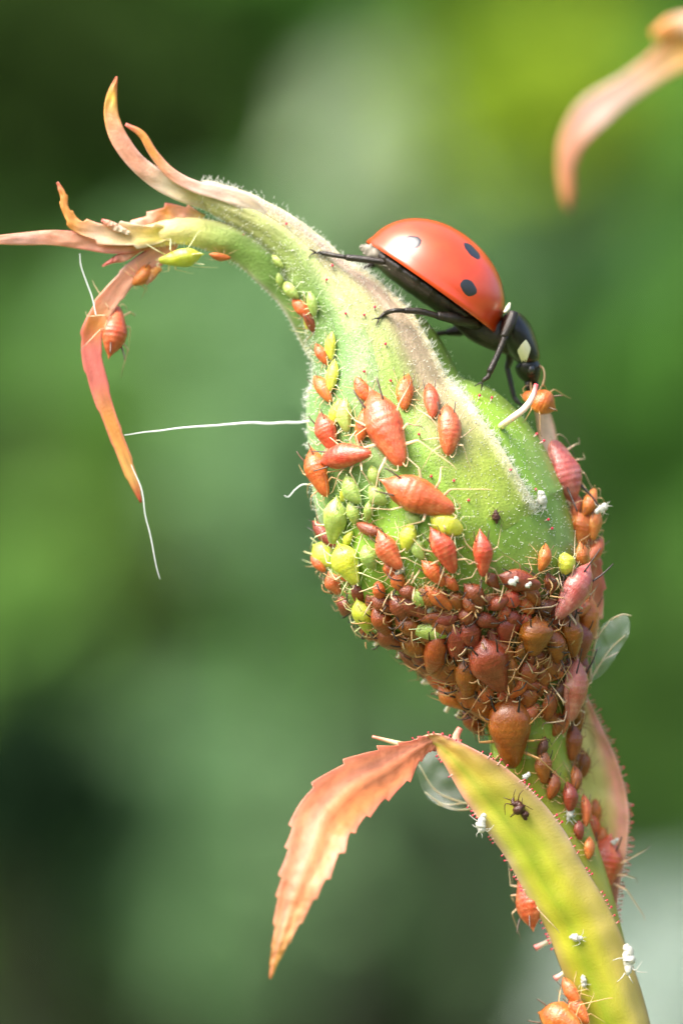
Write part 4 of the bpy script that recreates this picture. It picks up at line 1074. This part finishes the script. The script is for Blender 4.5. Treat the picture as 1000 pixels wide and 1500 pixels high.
def leg(femur, tibia, tarsus, fr=(.07, .10, .06), tr=(.045, .05, .04)):
    f = obj('leg', tube([P(*q) for q in femur], fr, 10, n=16), M['leg'], lady)
    obj('tibia', tube([P(*q) for q in tibia], tr, 8, n=14), M['leg'], f)
    ts = tube([P(*q) for q in tarsus], [.035] + [.036] * (len(tarsus) - 2) + [.016], 7, n=14)
    e = Vector(ts[0][-1]); p = P(*tarsus[-1]); d = (P(*tarsus[-1]) - P(*tarsus[-2])).normalized(); s = d.cross(Vector((0, 1, 0)))
    cl = [tube([p, p + d * .06 + s * .035 * k, p + d * .09 + s * .06 * k - FZ * .03], [.014, .012, .004], 5, n=6) for k in (-1, 1)]
    obj('foot', join([ts] + cl), M['leg'], f)
    return f
yh = lambda x, y: (hit(x, y)[0].y if hit(x, y)[0] else 0) - .04
leg([(640, 424, -.35), (605, 402, -.5), (566, 382, -.55)], [(566, 384, -.55), (535, 380, -.5), (507, 377, -.45)], [(507, 377, -.45), (490, 374, -.42), (474, 371, yh(474, 374)), (462, 370, yh(464, 374))], (.10, .13, .06), (.04, .055, .05))
leg([(696, 470, -.4), (668, 466, -.6), (640, 462, -.7)], [(642, 463, -.7), (615, 456, -.75), (592, 455, -.8)], [(592, 455, -.8), (576, 455, -.85), (564, 459, yh(564, 461)), (555, 466, yh(555, 467))], (.08, .10, .06), (.045, .05, .045))
leg([(752, 458, -.55), (746, 475, -.62), (737, 494, -.66)], [(740, 492, -.66), (729, 518, -.7), (716, 546, -.75)], [(717, 545, -.75), (714, 552, -.75), (709, 556, -.75), (706, 560, -.74)], (.07, .085, .06), (.05, .045, .05))
leg([(690, 482, .3), (672, 484, .4), (655, 487, .45)], [(657, 487, .45), (640, 489, .45), (625, 492, .45)], [(625, 492, .45), (615, 494, .4), (608, 497, .35)], (.07, .09, .05), (.04, .04, .035))
leg([(640, 424, .35), (605, 400, .55), (570, 384, .6)], [(570, 384, .6), (545, 388, .5), (525, 394, .4)], [(525, 394, .4), (515, 395, .3), (508, 396, .25)], (.09, .11, .06), (.04, .045, .04))
leg([(745, 510, .35), (746, 525, .45), (742, 538, .48)], [(742, 538, .48), (747, 560, .45), (752, 582, .42)], [(752, 582, .42), (757, 588, .38), (762, 592, .35)], (.06, .06, .045), (.04, .04, .035))
# pale stump of the aphid's leg / thick pink rear lobe behind the caught aphid
# ------------------------------------------------------------------ neighbouring rose shoot at the upper right, out of focus
nb = thing('rose_sprig', 'pinkish orange rose sprig blurred in the upper right corner', 'rose sprig', P(1200, 700, 10))
g1 = blade([(1120, -40, 10, 40, 0), (1060, 20, 10, 42, 0), (1010, 60, 10, 38, 0), (965, 95, 10, 24, 5), (915, 130, 10, 22, 5), (868, 165, 10, 27, 0), (838, 205, 10, 20, 0), (828, 245, 10, 13, 0), (830, 285, 10, 10, 0), (832, 308, 10, 3, 0)],
           [OR, (.72, .42, .05), (.74, .42, .06), (.74, .48, .25), (.78, .56, .46), (.8, .58, .5), PK, (.66, .3, .18), (.6, .25, .1), (.55, .3, .12)],
           [PK, OR, OR, PK, (.8, .6, .5), (.78, .5, .42), (.66, .3, .2), OR, (.6, .25, .12), (.55, .3, .12)], thick=.08, channel=.35, n=80)
obj('sepal', g1, M['lobe'], nb)
g2 = blade([(1060, 40, 9.9, 14, 0), (1010, 35, 9.8, 18, 0), (980, 40, 9.8, 16, 0), (955, 52, 9.8, 6, 0)], [OR, CRM, OR, OR], [CRM, CRM, OR, OR], thick=.08, n=30)
obj('sepal', g2, M['lobe'], nb)
obj('stem', tube([P(1120, -40, 10), P(1180, -60, 10), P(1240, 0, 10), P(1260, 300, 10), P(1270, 1200, 9), P(1250, 3000, 10), Vector((9, 12, GZ))], [.3, .4, .45, .5, .6, 1, 2], 12, [YG, YG, YG, (.28, .33, .06), (.28, .33, .06), (.2, .2, .06), (.1, .1, .05)], n=60), M['bract'], nb)
